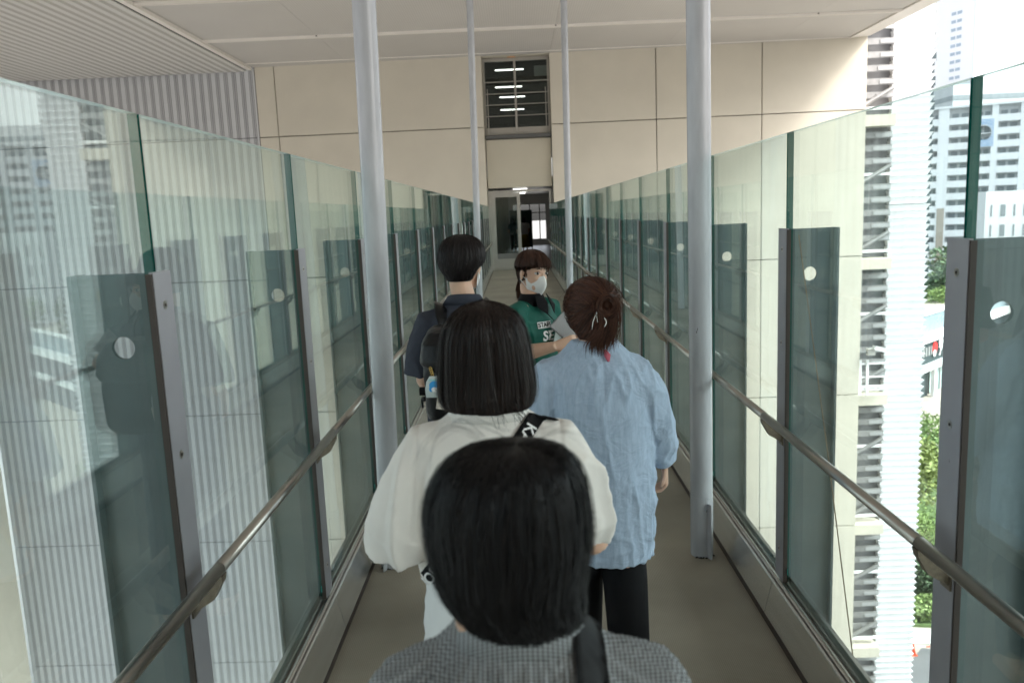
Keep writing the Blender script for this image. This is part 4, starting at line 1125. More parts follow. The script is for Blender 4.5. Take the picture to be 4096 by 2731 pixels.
HA = [(1.576, -0.012, 0.945, 0.0019, 0.002), (1.5755, -0.014, 0.945, 0.0281, 0.027), (1.57, -0.018, 0.947, 0.0561, 0.055), (1.553, -0.022, 0.952, 0.0795, 0.086), (1.525, -0.025, 0.958, 0.0935, 0.104), (1.492, -0.026, 0.96, 0.1, 0.11), (1.455, -0.024, 0.955, 0.0982, 0.107), (1.42, -0.026, 0.945, 0.09, 0.097), (1.397, -0.022, 0.932, 0.08, 0.082), (1.378, -0.015, 0.92, 0.069, 0.066), (1.366, -0.01, 0.912, 0.06, 0.054)]
hair('hair_strands', HA, HBLK, pA, n=7000, wdt=.0011, seed=3, vend=(.84, 1.02), wave=.06, drift=.16, fl=.14, amp=.05)
strands('flyaway', [([( -.05, .93, 1.585), (-.08, .93, 1.606), (-.115, .93, 1.585), (-.13, .93, 1.54)], .012, .012, 9), ([(.0, .93, 1.588), (.04, .93, 1.600), (.08, .93, 1.582)], .012, .012, 8), ([(-.02, .95, 1.59), (-.07, .95, 1.612), (-.10, .95, 1.60)], .01, .012, 6)], HBLK, pA, wdt=.00018, seed=5)
MB().tube([(-.098, .985, 1.418), (-.1005, .955, 1.402), (-.096, .935, 1.385)], .0028, 6).obj('mask_loop', mat('loop_teal', (.35, .48, .52), .6), parent=pA)
MB().ball((-.086, .965, 1.392), (.010, .020, .028)).ball((-.070, .925, 1.372), (.026, .030, .034)).obj('ear_lobe', SKIN, parent=pA, smooth=True)
ground(pA)
btA = bvh(sA)
st = snap_strip(btA, [(.062, .97, 1.5), (.066, .90, 1.36), (.066, .80, 1.31), (.064, .78, 1.20), (.062, .78, 1.05)], [(0, -.25, -1), (0, .35, -1), (0, 1, -1), (0, 1, -.2), (0, 1, 0)], .038, off=.004, thick=.003)
o = tag(st.obj('bag_strap', cloth_mat('strap_black', (.018, .02, .022), (.022, .024, .026), streak=200, rough=.55), smooth=True), 'wide plain dark strap over the right shoulder of the gingham blouse', 'strap')

# ---------------------------------------------------------------- woman in the white top
pB = person('person with a dark brown bob, in a white puff sleeved top and white trousers', (-.08, 1.78, 0))
body('body', V(-.08, 1.80, 1.535), R(2), V(-.08, 1.765, 1.42), (V(-.225, 1.76, 1.318), V(.065, 1.76, 1.322)), (V(-.30, 1.75, 1.11), V(.150, 1.79, 1.095)), (V(-.20, 1.97, 1.06), V(.06, 1.98, 1.05)), (V(-.17, 1.78, .86), V(.02, 1.78, .86)), (V(-.18, 1.82, .47), V(.03, 1.74, .47)), (V(-.18, 1.84, .075), V(.04, 1.68, .075)), pB, vox=.006)
mb = MB()
mb.loft([(-.07, 1.77, 1.04, .175, .135), (-.07, 1.77, 1.12, .185, .14), (-.075, 1.76, 1.22, .175, .128), (-.078, 1.76, 1.30, .180, .115), (-.08, 1.76, 1.35, .165, .10), (-.08, 1.763, 1.39, .125, .08), (-.08, 1.767, 1.418, .088, .07), (-.08, 1.77, 1.43, .076, .064)], 44)
for s, (x1, x2, x3) in ((-1, (-.21, -.262, -.290)), (1, (.058, .098, .120))):
    mb.tube([(x1+(-s)*.05, 1.76, 1.35), (x1, 1.76, 1.345), (x2, 1.755, 1.25), (x3, 1.755, 1.15), (x3+s*.0, 1.765, 1.12 if s < 0 else 1.135)], [.055, .064, .078, .088 if s < 0 else .070, .092 if s < 0 else .066], 24)
sB = mb.obj('top', WHT, parent=pB); remesh(sB, .006, 5)
f0 = foldfn(2, vert=.019, vs=8, hor=.006, hs=7, fine=.0006, zfade=(1.40, .12))
displace(sB, lambda c, q: f0(c, q)-(.004*math.exp(-((abs(c[0]+.08)-.158-.12*max(0, 1.33-c[2]))/.004)**2) if q[1] < .2 and c[2] > 1.16 else 0)+.004*math.sin(c[0]*70+c[2]*12)*max(0, min(1, (1.14-c[2])/.06)))
mb = MB(); mb.loft([(-.06, 1.785, 1.055, .172, .128), (-.06, 1.785, 1.01, .178, .135), (-.06, 1.785, .90, .19, .15), (-.06, 1.785, .78, .195, .155)], 40)
for x, y0, y1 in ((-.165, 1.80, 1.84), (.045, 1.76, 1.70)): mb.tube([(x, 1.785, .86), (x*1.02, y0, .5), (x*1.02, y1, .12)], [.105, .10, .095], 24)
tB = mb.obj('trousers', WHT2, parent=pB); remesh(tB, .009, 4); displace(tB, foldfn(7, vert=.014, vs=11, fine=.001))
mb = MB(); mb.loft([(-.08, 1.767, 1.405, .098, .082, 0, 2, -.05), (-.08, 1.767, 1.428, .084, .075, 0, 2, -.05), (-.08, 1.767, 1.432, .079, .071, 0, 2, -.05), (-.08, 1.767, 1.41, .085, .073, 0, 2, -.05)], 40); mb.obj('neckband', WHT, parent=pB, smooth=True)
HB = [(1.662, -.082, 1.795, .002, .002), (1.659, -.082, 1.795, .026, .030), (1.648, -.082, 1.796, .053, .062), (1.625, -.082, 1.80, .078, .088), (1.59, -.082, 1.802, .093, .102), (1.55, -.082, 1.80, .100, .104), (1.51, -.082, 1.795, .104, .104), (1.475, -.082, 1.79, .107, .102), (1.45, -.082, 1.785, .106, .100), (1.432, -.080, 1.782, .100, .094), (1.424, -.078, 1.782, .094, .088)]
hair('hair_strands', HB, HBRN, pB, n=8500, wdt=.0012, seed=8, amp=.05, vend=(.90, 1.02), drift=.05, wave=.015, core=.955)
strands('wisps', [([(-.06, 1.70, 1.46), (-.055, 1.69, 1.43), (-.05, 1.69, 1.40)], .02, .02, 30), ([(-.02, 1.70, 1.46), (-.012, 1.69, 1.43), (-.0, 1.69, 1.405)], .02, .02, 26)], HBRN, pB, wdt=.0004, seed=4)
ground(pB)
btB = bvh(sB)
d_ = V(0, 1, -.25)
p0, p1 = V(.036, 1.60, 1.455), V(-.258, 1.60, 1.015)
stB = snap_strip(btB, [(.058, 1.72, 1.50), p0, p0.lerp(p1, .5), p1], [(0, .3, -1), d_, (0, 1, 0), (0, 1, 0)], .036, off=.005, thick=.002, n=70)
sb = empty('bag_strap', (-.1, 1.6, 1.2), 'black webbing strap with white capital letters across the back of the white top', 'strap')
ob = stB.obj('webbing', BLKC, parent=sb, smooth=True); ob.location = -sb.location
axis = (p1-p0).normalized()
for k, (txt, t_) in enumerate((('KANGOL', .20), ('KANGOL', .52), ('KANGOL', .82))):
    c = p0.lerp(p1, t_)
    nd = d_ if t_ < .4 else V(0, 1, 0)
    me = snap_text(btB, txt, .034, c, axis, axis.cross(nd.normalized()) if False else nd.normalized().cross(axis)*-1, nd, off=.0095, bold=.0006)
    me.materials.append(TXTW); ol = link('lettering', me, sb); ol.location = -sb.location

# ---------------------------------------------------------------- woman in the blue tunic
pC = person('person with chestnut hair clipped up in a ponytail, in a crinkled light blue linen tunic', (.28, 2.97, 0))
body('body', V(.262, 2.98, 1.495), R(12), V(.265, 2.93, 1.375), (V(.125, 2.935, 1.245), V(.40, 2.935, 1.245)), (V(.045, 2.95, 1.03), V(.51, 2.99, 1.05)), (V(.10, 3.15, .98), V(.535, 3.04, .875)), (V(.19, 2.96, .84), V(.36, 2.96, .84)), (V(.20, 3.02, .45), V(.36, 2.92, .45)), (V(.20, 3.06, .075), V(.37, 2.86, .075)), pC, hands=(None, (V(.05, .12, -1), V(1, -.1, .1), .75)), sc=1.0, vox=.0052)
mb = MB()
mb.loft([(.305, 2.96, .555, .168, .17), (.305, 2.96, .64, .176, .172), (.298, 2.955, .80, .186, .168), (.29, 2.95, 1.0, .188, .16), (.28, 2.94, 1.15, .195, .15), (.27, 2.935, 1.23, .195, .132), (.262, 2.935, 1.29, .168, .115), (.262, 2.935, 1.338, .125, .09), (.264, 2.938, 1.372, .092, .078), (.265, 2.94, 1.385, .080, .070)], 48)
mb.tube([(.345, 2.935, 1.278), (.40, 2.935, 1.250), (.455, 2.945, 1.15), (.495, 2.975, 1.04), (.515, 3.01, .945), (.528, 3.03, .885)], [.070, .080, .082, .076, .070, .050], 24)
mb.tube([(.18, 2.935, 1.278), (.115, 2.935, 1.250), (.058, 2.945, 1.14), (.04, 2.97, 1.0), (.06, 3.06, .95)], [.070, .080, .084, .08, .06], 24)
sC = mb.obj('tunic', BLU, parent=pC); remesh(sC, .0062, 5)
fC1 = foldfn(4, vert=.0115, vs=15, hor=0, fine=0); fC2 = foldfn(9, vert=0, hor=.0042, hs=12, fine=.0012)
def fC(c, q):
    lower = min(max((1.22-c[2])/.35, 0), 1)
    d = fC1(c, q)*(1-.35*lower)*min(max((1.40-c[2])/.12, .1), 1)+fC2(c, q)*(.25+.75*lower)
    if q[1] < 0: d -= .0035*math.exp(-((c[0]-.287-.01*(1.3-c[2]))/.0035)**2)
    if c[0] > .46 and c[2] < 1.0: d += .004*math.sin(c[2]*60)*min(1, (1.0-c[2])/.08)
    return d
displace(sC, fC)
mb = MB().tube([(.296, 2.856, 1.358), (.304, 2.846, 1.338), (.306, 2.838, 1.318)], [.005, .012, .004], 10); mb.obj('keyhole', mat('rose_undershirt', (.45, .10, .14), .8), parent=pC)
mb = MB().tube([(.352, 2.98, .54), (.36, 2.93, .45), (.368, 2.875, .12)], [.095, .085, .075], 20).tube([(.20, 2.98, .54), (.20, 3.02, .45), (.20, 3.06, .12)], [.095, .085, .075], 20)
tC = mb.obj('trousers', BLKC, parent=pC, smooth=True)
HC = [(1.612, .262, 2.965, .002, .002), (1.609, .262, 2.965, .028, .030), (1.597, .262, 2.967, .055, .062), (1.573, .262, 2.972, .080, .090), (1.54, .262, 2.975, .093, .104), (1.50, .262, 2.975, .095, .106), (1.46, .262, 2.97, .088, .098), (1.43, .262, 2.955, .074, .080), (1.405, .264, 2.94, .062, .062), (1.392, .265, 2.935, .056, .054)]
S_, ring_, core_ = hair('hair_strands', HC, HRED, pC, n=400, wdt=.0010, seed=11, vend=(.3, .5), core=.975)
bun = V(.297, 2.862, 1.512); rnd = random.Random(5); paths = []
for i in range(2600):
    a = rnd.uniform(PI*.92, PI*2.08); v0 = rnd.uniform(.02, .97)
    s0 = S_(v0, a, 1.0+rnd.uniform(0, .015)); C0 = V(.262, 2.97, 1.49); pts = []
    e = bun+V(rnd.gauss(0, .010), 0, rnd.gauss(0, .018))
    r0 = (s0-C0).length; r1 = (e-C0).length
    for k in range(5):
        t_ = k/4; q = C0+((s0-C0).normalized().lerp((e-C0).normalized(), t_)).normalized()*(r0+(r1-r0)*t_+.007*math.sin(PI*t_)); pts.append(q)
    paths.append((pts, .001, .004, 1))
strands('swept', paths, HRED, core_, wdt=.0011, seed=2, seg=7, taper=.8)
# bun and loose ponytail
paths = []
for i in range(500):
    a = rnd.uniform(0, 6.28); rr = rnd.uniform(.020, .038); c = V(.305, 2.832, 1.520)
    paths.append(([c+V(rr*math.cos(a+t_), -.012+.010*math.cos(t_*2), rr*1.15*math.sin(a+t_)) for t_ in (0, .8, 1.6, 2.4)], .004, .006, 1))
for i in range(900):
    x0 = rnd.gauss(.302, .014); x1 = .282+(x0-.302)*1.4+rnd.gauss(0, .012); zz = rnd.uniform(1.33, 1.39)
    if rnd.random() < .2: zz += .05
    paths.append(([(x0, 2.850, 1.53), (x0+.004, 2.822, 1.50), (x0+.006, 2.824, 1.45), (x1, 2.836, 1.39), (x1-.004, 2.842, zz)], .003, .006, 1))
strands('ponytail', paths, HRED, core_, wdt=.0010, seed=6, seg=10, taper=.25)
MB().ball((.305, 2.850, 1.520), (.030, .026, .032)).ball((.300, 2.842, 1.46), (.016, .012, .05)).obj('hair_bun', HRED, parent=pC, smooth=True)
strands('flyaway', [([(.19, 2.93, 1.58), (.17, 2.92, 1.54), (.165, 2.92, 1.48)], .02, .03, 30), ([(.34, 2.93, 1.58), (.362, 2.92, 1.53), (.37, 2.92, 1.46)], .02, .03, 40), ([(.24, 2.93, 1.605), (.27, 2.93, 1.615), (.30, 2.93, 1.60)], .03, .03, 30)], HRED, pC, wdt=.0004, seed=9)
SPK = mat('clip_sparkle', (.85, .83, .78), .15, .9)
mb = MB(); arc = [V(.256, 2.868, 1.437), V(.259, 2.860, 1.462), V(.268, 2.853, 1.487), V(.277, 2.850, 1.505), V(.288, 2.848, 1.53)]
for i in range(26):
    t_ = i/25*4; k = min(int(t_), 3); p = arc[k].lerp(arc[k+1], t_-k); mb.ball(p+V(-.004, -.022, 0), .0030, nu=6, nv=4)
for i in range(7): mb.ball(V(.264+i*.003, 2.826, 1.489+.0012*i*(6-i)*.4), .0026, nu=6, nv=4)
for i in range(6): mb.ball(V(.2675+.0005*i, 2.826, 1.486-i*.0045), .0026, nu=6, nv=4)
for i in range(8): mb.ball(V(.292+.006*math.sin(i*.45), 2.805, 1.478-i*.004), .0024, nu=6, nv=4)
mb.obj('hair_clip', SPK, parent=pC, smooth=True)
ground(pC)
# ---------------------------------------------------------------- man with the backpack
pD = person('person with short black hair and white mask in a charcoal shirt, wearing the backpack', (-.25, 3.6, 0))
CDh = V(-.245, 3.615, 1.640); FD = V(.50, .866, 0)
_, MD, PD = body('body', CDh, R(30), V(-.25, 3.585, 1.50), (V(-.395, 3.57, 1.385), V(-.105, 3.57, 1.390)), (V(-.445, 3.57, 1.13), V(-.06, 3.60, 1.13)), (V(-.40, 3.75, 1.02), V(-.10, 3.78, 1.02)), (V(-.34, 3.6, .90), V(-.16, 3.6, .90)), (V(-.34, 3.62, .49), V(-.16, 3.55, .49)), (V(-.34, 3.66, .075), V(-.15, 3.50, .075)), pD, vox=.006)
mb = MB()
mb.loft([(-.25, 3.6, .84, .19, .135), (-.25, 3.59, 1.0, .19, .135), (-.25, 3.58, 1.2, .20, .13), (-.25, 3.575, 1.33, .205, .12), (-.25, 3.575, 1.40, .175, .105), (-.25, 3.58, 1.445, .125, .085), (-.25, 3.585, 1.475, .085, .072), (-.25, 3.588, 1.49, .072, .066)], 40)
for s, x1, x2, x3 in ((-1, -.40, -.435, -.448), (1, -.10, -.062, -.05)):
    mb.tube([(x1-s*.06, 3.575, 1.405), (x1, 3.572, 1.393), (x2, 3.57, 1.27), (x3, 3.572, 1.155)], [.055, .066, .076, .080], 22)
sD = mb.obj('shirt', NAVY, parent=pD); remesh(sD, .007, 5); displace(sD, foldfn(12, vert=.009, vs=10, hor=.003, hs=9, fine=.0008, zfade=(1.47, .1)))
mb = MB(); mb.loft([(-.25, 3.588, 1.462, .098, .085, 0, 2, -.12), (-.247, 3.590, 1.50, .074, .070, 0, 2, -.18), (-.247, 3.590, 1.503, .070, .066, 0, 2, -.18), (-.25, 3.588, 1.47, .088, .078, 0, 2, -.12)], 40); mb.obj('collar', NAVY, parent=pD, smooth=True)
mb = MB(); mb.loft([(-.25, 3.6, .98, .165, .12), (-.25, 3.6, .84, .185, .135)], 28)
for x, ya, yb in ((-.34, 3.62, 3.66), (-.16, 3.55, 3.50)): mb.tube([(x, 3.6, .86), (x, ya, .49), (x, yb, .11)], [.10, .080, .075], 18)
tD = mb.obj('trousers', LEATH, parent=pD); remesh(tD, .012, 3); displace(tD, foldfn(15, vert=.008, vs=9, hor=.004))
def hring(C, f, lst): return [(C.z+z, C.x-f.x*b, C.y-f.y*b, r1, r2) for z, b, r1, r2 in lst]
HDr = hring(CDh, FD, [(.131, .01, .002, .002), (.129, .01, .028, .028), (.118, .01, .058, .060), (.098, .01, .083, .087), (.068, .010, .099, .102), (.035, .012, .105, .108), (.010, .018, .101, .103), (-.015, .028, .088, .090), (-.035, .034, .074, .076), (-.055, .036, .062, .062), (-.070, .036, .054, .054)])
hair('hair_strands', HDr, HD, pD, n=4200, wdt=.0016, seed=14, vend=(.55, 1.0), drift=.12, wave=.04)
def mask(P, M, parent, sc=1):
    nu, nv = 15, 11; vs = []
    for j in range(nv):
        v = j/(nv-1)
        for i in range(nu):
            u = i/(nu-1)*2-1; au = abs(u)
            zt = -.010-.020*au; zb = -.122+.030*au
            z = zt+(zb-zt)*v
            yc = .098+.030*math.sin(PI*min(v*1.05, 1))**.8-.012*v
            y = yc-(yc-.018)*au**1.45
            x = (.066-.012*v)*u
            vs.append(P(x, y, z))
    fs = [(j*nu+i, j*nu+i+1, (j+1)*nu+i+1, (j+1)*nu+i) for j in range(nv-1) for i in range(nu-1)]
    mb = MB().add(vs, fs); o = mb.obj('mask', MASKM, parent=parent, smooth=True)
    sf = o.modifiers.new('s', 'SOLIDIFY'); sf.thickness = .0015
    sb_ = o.modifiers.new('b', 'SUBSURF'); sb_.levels = 1; sb_.render_levels = 1
    for s in (-1, 1):
        q = MB().tube([P(s*.063, .022, -.034), P(s*.074, .008, -.022), P(s*.083, -.012, -.004)], .0016, 6).tube([P(s*.056, .028, -.088), P(s*.070, .012, -.060), P(s*.083, -.010, -.036)], .0016, 6)
        q.obj('ear_loop', MASKM, parent=o, smooth=True)
    return o
mask(PD, MD, pD)
ground(pD)
# backpack
bp_ = empty('backpack', (-.245, 3.34, 1.0), 'black leatherette backpack with a flap, worn by the person in the charcoal shirt', 'backpack')
def P3(mb, name, m_, par, smooth=True):
    o = mb.obj(name, m_, parent=par, smooth=smooth); return o
mb = MB().loft([(-.245, 3.35, 1.01, .155, .085, 0, 4), (-.245, 3.34, 1.05, .168, .105, 0, 4), (-.245, 3.335, 1.2, .168, .110, 0, 4), (-.245, 3.34, 1.33, .160, .10, 0, 4), (-.245, 3.36, 1.375, .140, .075, 0, 4)], 32)
o = P3(mb, 'bag_body', LEATH, bp_); remesh(o, .008, 3); displace(o, foldfn(21, vert=.006, vs=9, hor=.004, hs=8))
mb = MB().loft([(-.245, 3.325, 1.245, .168, .112, 0, 4, 0, 0), (-.245, 3.32, 1.27, .178, .125, 0, 4), (-.245, 3.33, 1.34, .170, .118, 0, 4), (-.245, 3.35, 1.385, .145, .095, 0, 4), (-.245, 3.37, 1.40, .12, .07, 0, 4)], 32)
o = P3(mb, 'flap', LEATH, bp_); remesh(o, .007, 2); displace(o, foldfn(22, vert=.004, vs=8, hor=.003, hs=7))
mb = MB()
for k in range(9):
    pass
P3(MB().tube([(-.285, 3.42, 1.385), (-.280, 3.415, 1.43), (-.262, 3.41, 1.452), (-.235, 3.41, 1.455), (-.215, 3.415, 1.44), (-.208, 3.42, 1.39)], .010, 10, flat=.6), 'handle', LEATH, bp_)
for s in (-1, 1):
    x = -.245+s*.10
    mb = MB().tube([(x-s*.03, 3.40, 1.36), (x-s*.005, 3.445, 1.425), (x, 3.50, 1.462), (x+s*.01, 3.56, 1.470), (x+s*.012, 3.66, 1.44), (x+s*.01, 3.71, 1.34)], [.030, .031, .031, .030, .03, .03], 14, flat=.22)
    P3(mb, 'shoulder_strap', LEATH, bp_)
P3(MB().tube([(-.405, 3.33, 1.10), (-.43, 3.34, 1.095), (-.432, 3.36, 1.06)], .013, 8, flat=.4), 'side_strap', LEATH, bp_)
P3(MB().box(-.437, -.408, 3.32, 3.35, 1.115, 1.145), 'buckle', BLKC, bp_, False)
P3(MB().tube([(-.36, 3.222, 1.25), (-.345, 3.215, 1.215), (-.33, 3.212, 1.19)], .012, 8, flat=.4), 'ring_strap', LEATH, bp_)
for ch in bp_.children: ch.matrix_parent_inverse = Matrix.Translation(-bp_.location)
GOLD = mat('gold_metal', (.75, .52, .18), .25, 1)
c0 = at(1738, 1545, 3.19)
chm = empty('key_charm', c0, 'clear acrylic key charm with a bright blue print hanging from the backpack', 'charm')
def rel(mb, name, m_, par, smooth=True):
    o = mb.obj(name, m_, parent=par, smooth=smooth); return o
mb = MB()
for k in range(6): mb.tube([(-.012+.002*k+.006*math.cos(a), .0, .075-.009*k+.006*math.sin(a)) for a in (0, 1.6, 3.1, 4.7, 6.28)], .002, 6)
rel(mb, 'chain', GOLD, chm)
rel(MB().loft([(0, 0, -.045, .036, .0022, 0, 4), (0, 0, -.01, .038, .0022, 0, 4), (0, 0, .02, .032, .0022, 0, 4), (.0, 0, .042, .018, .0022, 0, 4)], 24), 'acrylic_plate', mat('acrylic_clear', (.55, .62, .62), .1), chm)
BL = mat('charm_blue', (.03, .30, .68), .4)
rel(MB().ball((0, -.003, .004), (.021, .002, .019)).ball((-.014, -.003, -.01), (.008, .002, .012)).ball((.014, -.003, -.01), (.008, .002, .012)), 'blue_print', BL, chm)
rel(MB().ball((0, -.0045, -.012), (.013, .002, .010)), 'pale_print', TXTW, chm)
rel(MB().box(-.022, .022, -.004, -.003, .024, .028), 'teal_band', mat('charm_teal', (.2, .6, .62), .4), chm, False)
tg = at(1765, 1607, 3.2)
tagc = empty('paper_charm', tg, 'pale patterned pouch charm with red marks hanging below the blue charm', 'charm')
rel(MB().box(-.018, .02, -.004, .004, -.03, .028, M=Matrix.Rotation(R(10), 4, 'Y')), 'pouch', mat('pouch_cream', (.62, .57, .50), .8, var=.25, vscale=60), tagc, False)
rel(MB().box(.006, .011, -.006, -.0045, -.028, .010, M=Matrix.Rotation(R(-8), 4, 'Y')), 'red_mark', mat('red_thread', (.5, .05, .05), .8), tagc, False)

# ---------------------------------------------------------------- staff woman looking back
pE = person('person in a green polo and white mask, turned to look back at the camera', (.05, 4.08, 0))
CE = V(.070, 4.12, 1.552); FE = V(.62, -.785, 0).normalized()
f_ = V(.82, -.57, 0).normalized(); r_ = V(f_.y, -f_.x, 0)
cs = V(.060, 4.09, 1.365); Ls, Rs = cs-r_*.155, cs+r_*.155
_, ME, PE = body('body', CE, math.atan2(FE.x, FE.y), V(.058, 4.09, 1.425), (Ls, Rs), (V(.165, 4.24, 1.14), V(-.028, 3.93, 1.165)), (V(.245, 4.06, 1.222), V(.165, 3.86, 1.212)), (cs-r_*.08-V(0, 0, .50)-f_*.03, cs+r_*.08-V(0, 0, .50)-f_*.03), (V(.10, 4.16, .45), V(.02, 4.0, .45)), (V(.10, 4.16, .075), V(.02, 4.0, .075)), pE,
    hands=((V(.6, -.75, .1), V(0, .3, 1), .9), (V(1, .12, .22), V(.0, -1, .35), .85)), sc=.90, vox=.0045, tilt=R(-4), nod=R(-2))
tw = math.atan2(r_.y, r_.x)
mb = MB()
def er(z, w_, d, fo=0): c = cs+f_*fo; return (c.x, c.y, z, w_, d, tw)
mb.loft([er(.93, .155, .115, -.01), er(1.03, .152, .112, -.005), er(1.14, .148, .108, .0), er(1.25, .155, .118, .006), er(1.32, .158, .105, .0), er(1.37, .135, .085, -.002), er(1.40, .095, .07, -.003), er(1.425, .066, .058, -.003)], 40)
for S0, E0 in ((Rs, V(-.026, 3.93, 1.165)), (Ls, V(.165, 4.24, 1.14))):
    d = (E0-S0); mb.tube([cs.lerp(S0, .6)+V(0, 0, .01), S0, S0+d*.4, S0+d*.80], [.05, .060, .064, .067], 20)
sE = mb.obj('polo_shirt', GRN, parent=pE); remesh(sE, .0055, 4); displace(sE, foldfn(31, vert=.0075, vs=11, hor=.003, hs=10, fine=.0003, zfade=(1.43, .1)))
mb = MB()
rE = tw
mb.loft([(cs.x, cs.y, 1.392, .092, .078, rE), (cs.x, cs.y, 1.425, .070, .064, rE), (cs.x, cs.y, 1.452, .056, .054, rE), (cs.x, cs.y, 1.45, .052, .05, rE), (cs.x, cs.y, 1.40, .07, .06, rE)], 36)
mb.obj('collar', BLKC, parent=pE, smooth=True)
q = cs+f_*.09
mb = MB()
for s in (-1, 1):
    a = cs+f_*.052+r_*s*.050+V(0, 0, .082); b_ = cs+f_*.098+r_*s*.012+V(0, 0, .045); c_ = cs+f_*.112+r_*s*.030+V(0, 0, -.015); d = cs+f_*.085+r_*s*.078+V(0, 0, .025)
    mb.add([a, b_, c_, d, a+f_*.004, b_+f_*.004, c_+f_*.004, d+f_*.004], [(0, 1, 2, 3), (7, 6, 5, 4), (0, 4, 5, 1), (1, 5, 6, 2), (2, 6, 7, 3), (3, 7, 4, 0)])
mb.obj('collar_flap', BLKC, parent=pE)
mb = MB().loft([er(1.0, .142, .105, -.01), er(.86, .16, .12, -.02)], 24)
for x, y in ((.10, 4.16), (.02, 4.0)): mb.tube([(x, y, .88), (x, y, .45), (x, y, .11)], [.085, .07, .065], 16)
mb.obj('trousers', BLKC, parent=pE, smooth=True)
HEr = hring(CE, FE, [(.118, .006, .002, .002), (.116, .006, .024, .024), (.106, .006, .050, .051), (.088, .005, .070, .071), (.066, .004, .081, .082), (.050, .003, .0855, .086), (.036, .004, .086, .086), (.018, .022, .071, .071), (-.020, .030, .062, .062), (-.045, .034, .052, .052), (-.066, .036, .042, .042)])
S_, rg_, cE = hair('hair_strands', HEr, HE, pE, n=3600, wdt=.0011, seed=33, vend=(.58, .98), drift=.06, wave=.02)
bk = CE-FE*.085+V(-.006, 0, -.03); paths = []
rnd = random.Random(3)
for i in range(240): paths.append(([bk+V(rnd.gauss(0, .006), rnd.gauss(0, .006), rnd.gauss(.012, .006)), bk+V(-.012, .01, -.015), bk+V(-.014+rnd.gauss(0, .006), .01, -.06), bk+V(-.018+rnd.gauss(0, .008), .0, rnd.uniform(-.125, -.085))], .004, .006, 1))
strands('ponytail', paths, HE, cE, wdt=.001, seed=7, seg=8)
# side lock in front of the ear and fringe
paths = []
for i in range(150):
    u = rnd.uniform(-.045, .05); paths.append(([PE(u*.5, .065, .112), PE(u*.9, .098, .075), PE(u, .106, .045), PE(u*1.05+.004*rnd.gauss(0, 1), .103, rnd.uniform(.016, .030))], .002, .004, 1))
for s in (-1, 1):
    for i in range(60): paths.append(([PE(s*.055, .055, .09), PE(s*.080, .045, .04), PE(s*.080, .038, .0), PE(s*(.073+rnd.gauss(0, .003)), .040+rnd.gauss(0, .004), rnd.uniform(-.03, .0))], .002, .003, 1))
strands('fringe', paths, HE, cE, wdt=.0009, seed=8, seg=8)
EYW = mat('eye_white', (.75, .72, .70), .2); EYI = mat('eye_iris', (.02, .012, .008), .1); BROW = mat('brow', (.045, .025, .018), .8)
for s in (-1, 1):
    MB().ball(PE(s*.031, .0735, .0), (.0125, .0125, .0075), ME).obj('eye', EYW, parent=pE, smooth=True)
    MB().ball(PE(s*.031+.002, .0850, -.0005), (.0062, .004, .0066), ME).obj('iris', EYI, parent=pE, smooth=True)
    MB().tube([PE(s*.017, .0870, .004), PE(s*.026, .0885, .0090), PE(s*.036, .0865, .0092), PE(s*.046, .0790, .0045)], [.0010, .0018, .0020, .0012], 6).obj('eyelid', BROW, parent=pE, smooth=True)
    MB().tube([PE(s*.016, .0915, .0235), PE(s*.030, .0895, .028), PE(s*.046, .079, .024)], [.0016, .0020, .0010], 6).obj('eyebrow', BROW, parent=pE, smooth=True)
mask(PE, ME, pE)
btE = bvh(sE)
dE = (-f_+r_*-.35).normalized()
def prt(txt, size, up, side, **k):
    # side: towards her right hand
    o_ = cs+V(0, 0, up)+r_*side+f_*.0
    return snap_text(btE, txt, size, o_, -r_, V(0, 0, 1), -f_, **k)
me = prt('SE', .068, -.122, .040, off=.003, bold=.0022); me.materials.append(TXTW); link('lettering', me, pE)
me = prt('INST', .028, -.163, .045, off=.003, bold=.0006); me.materials.append(TXTW); link('lettering', me, pE)
# name strip on the chest
b2 = btE
def patch(up0, up1, s0, s1, m_, name, off):
    mb = MB(); n = 6; vs = []
    for j in range(n+1):
        for i in range(n+1):
            o_ = cs+V(0, 0, up0+(up1-up0)*j/n)+r_*(s0+(s1-s0)*i/n); h_ = btE.ray_cast(o_+f_*.6, -f_, 1.6); vs.append((h_[0] if h_[0] else o_)+f_*off)
    mb.add(vs, [(j*(n+1)+i, j*(n+1)+i+1, (j+1)*(n+1)+i+1, (j+1)*(n+1)+i) for j in range(n) for i in range(n)]); return link(name, mb.mesh(name, m_, smooth=True), pE)
patch(-.080, -.048, .010, .092, TXTW, 'name_strip', .0035)
me = prt('STAFF', .030, -.064, .051, off=.0055, bold=.0008); me.materials.append(BLKC); link('lettering', me, pE)
# white print on the back of the shoulder
mb = MB(); vs = []
for j in range(5):
    for i in range(4):
        o_ = cs+V(0, 0, -.09+.075*j/4)+r_*(.02+.08*i/3); h_ = btE.ray_cast(o_-f_*.6, f_, 1.6); vs.append((h_[0] if h_[0] else o_)-f_*.003)
mb.add(vs, [(j*4+i, j*4+i+1, (j+1)*4+i+1, (j+1)*4+i) for j in range(4) for i in range(3)]); link('back_print', mb.mesh('back_print', TXTW, smooth=True), pE)
ground(pE)
wt = empty('wristwatch', V(.236, 4.085, 1.218), 'black wristwatch with a gold buckle on the wrist of the person in green', 'watch')
wd_ = (V(.245, 4.06, 1.222)-V(.165, 4.24, 1.14)).normalized()
MB().tube([wd_*-.010, wd_*.010], .030, 20).obj('strap', BLKC, parent=wt, smooth=True)
MB().tube([V(0, -.027, .012), V(0, -.034, .014)], .013, 14).obj('case', GOLD, parent=wt, smooth=True)
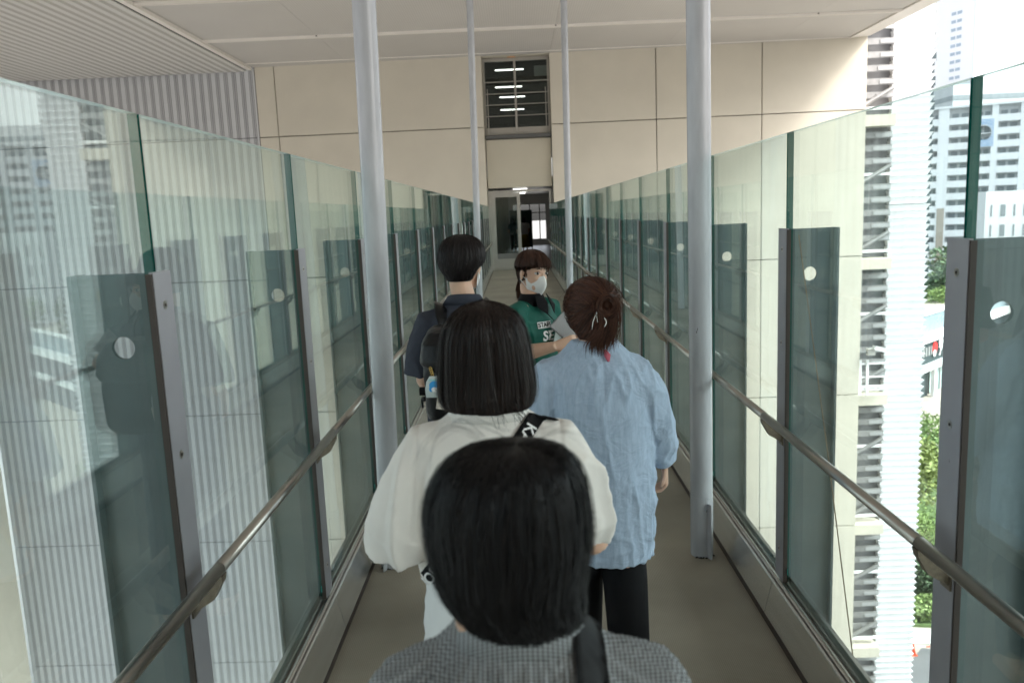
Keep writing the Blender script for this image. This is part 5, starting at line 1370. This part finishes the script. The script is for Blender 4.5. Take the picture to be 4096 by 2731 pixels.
nb = empty('name_badge', cs+f_*.15+r_*-.0+V(0, 0, -.13), 'clear tilted badge holder hanging on the chest of the green polo', 'badge')
MBd = Matrix.Rotation(tw, 4, 'Z') @ Matrix.Rotation(R(-22), 4, 'Y')
MB().box(-.032, .032, -.002, .002, -.05, .05, M=MBd).obj('card', mat('badge_card', (.66, .74, .72), .25, var=.12, vscale=60), parent=nb)
MB().tube([(cs+f_*.075+r_*.045+V(0, 0, .03))-nb.location, (cs+f_*.125+r_*.02+V(0, 0, -.03))-nb.location, MBd @ V(0, 0, .05)], .0022, 6).obj('lanyard', BLKC, parent=nb)
pp = empty('paper_sheets', V(.232, 3.97, 1.285), 'pale grey sheets of paper held by the person in the green polo', 'paper')
MPp = Matrix.Rotation(R(20), 4, 'Z') @ Matrix.Rotation(R(42), 4, 'Y') @ Matrix.Rotation(R(14), 4, 'X')
PAP = mat('paper_grey', (.42, .42, .43), .8)
for k in range(3): MB().box(-.074, .074, -.001+k*.004, .0+k*.004, -.052-k*.003, .052, M=MPp).obj('sheet', PAP, parent=pp)

# ---------------------------------------------------------------- two people in the corridor beyond the door
def far_person(x, y, ht, label, top, low, ang, hairm, skirt=False):
    p = person(label, (x, y, 0), 'people in the corridor beyond the door'); k = ht/1.65
    X = lambda a, b_, c: V(x+a*k, y+b_*k, c*k)
    body('body', X(0, 0, 1.53), ang, X(0, -.02, 1.41), (X(-.17, 0, 1.34), X(.17, 0, 1.34)), (X(-.21, 0, 1.08), X(.21, 0, 1.08)), (X(-.16, .1, .88), X(.16, .1, .88)), (X(-.09, 0, .86), X(.09, 0, .86)), (X(-.09, .02, .46), X(.09, -.02, .46)), (X(-.09, 0, .075), X(.09, 0, .075)), p, vox=.014, sc=k)
    mb = MB().loft([(x, y, .84*k, .18*k, .13*k), (x, y, 1.1*k, .17*k, .12*k), (x, y, 1.32*k, .18*k, .11*k), (x, y, 1.41*k, .08*k, .07*k)], 20)
    for s in (-1, 1): mb.tube([X(s*.12, 0, 1.34), X(s*.17, 0, 1.33), X(s*.205, 0, 1.12)], .07*k, 12)
    o = mb.obj('top', top, parent=p); remesh(o, .014, 3)
    mb = MB()
    if skirt: mb.loft([(x, y, .88*k, .15*k, .12*k), (x, y, .55*k, .20*k, .16*k), (x, y, .22*k, .23*k, .18*k)], 20)
    else:
        for s in (-1, 1): mb.tube([X(s*.085, 0, .90), X(s*.09, 0, .46), X(s*.09, 0, .11)], [.10*k, .08*k, .07*k], 12)
    mb.obj('skirt' if skirt else 'trousers', low, parent=p, smooth=True)
    MB().ball(X(0, -.015, 1.565), (.092*k, .105*k, .10*k)).ball(X(0, -.05, 1.47), (.075*k, .05*k, .10*k)).obj('hair', hairm, parent=p, smooth=True)
    ground(p)
xa = at(2098, 904, 39.5).x
far_person(xa, 39.5, 1.66, 'small figure in a white top and mustard skirt seen beyond the open door', WHT, cloth_mat('mustard', (.22, .17, .02), streak=10), R(20), HBLK, True)
xb = at(2052, 904, 40.2).x
far_person(xb, 40.2, 1.62, 'dim figure in a dark teal top seen through the closed door leaf', cloth_mat('teal_dark', (.02, .06, .06), streak=10), BLKC, R(170), HBLK)
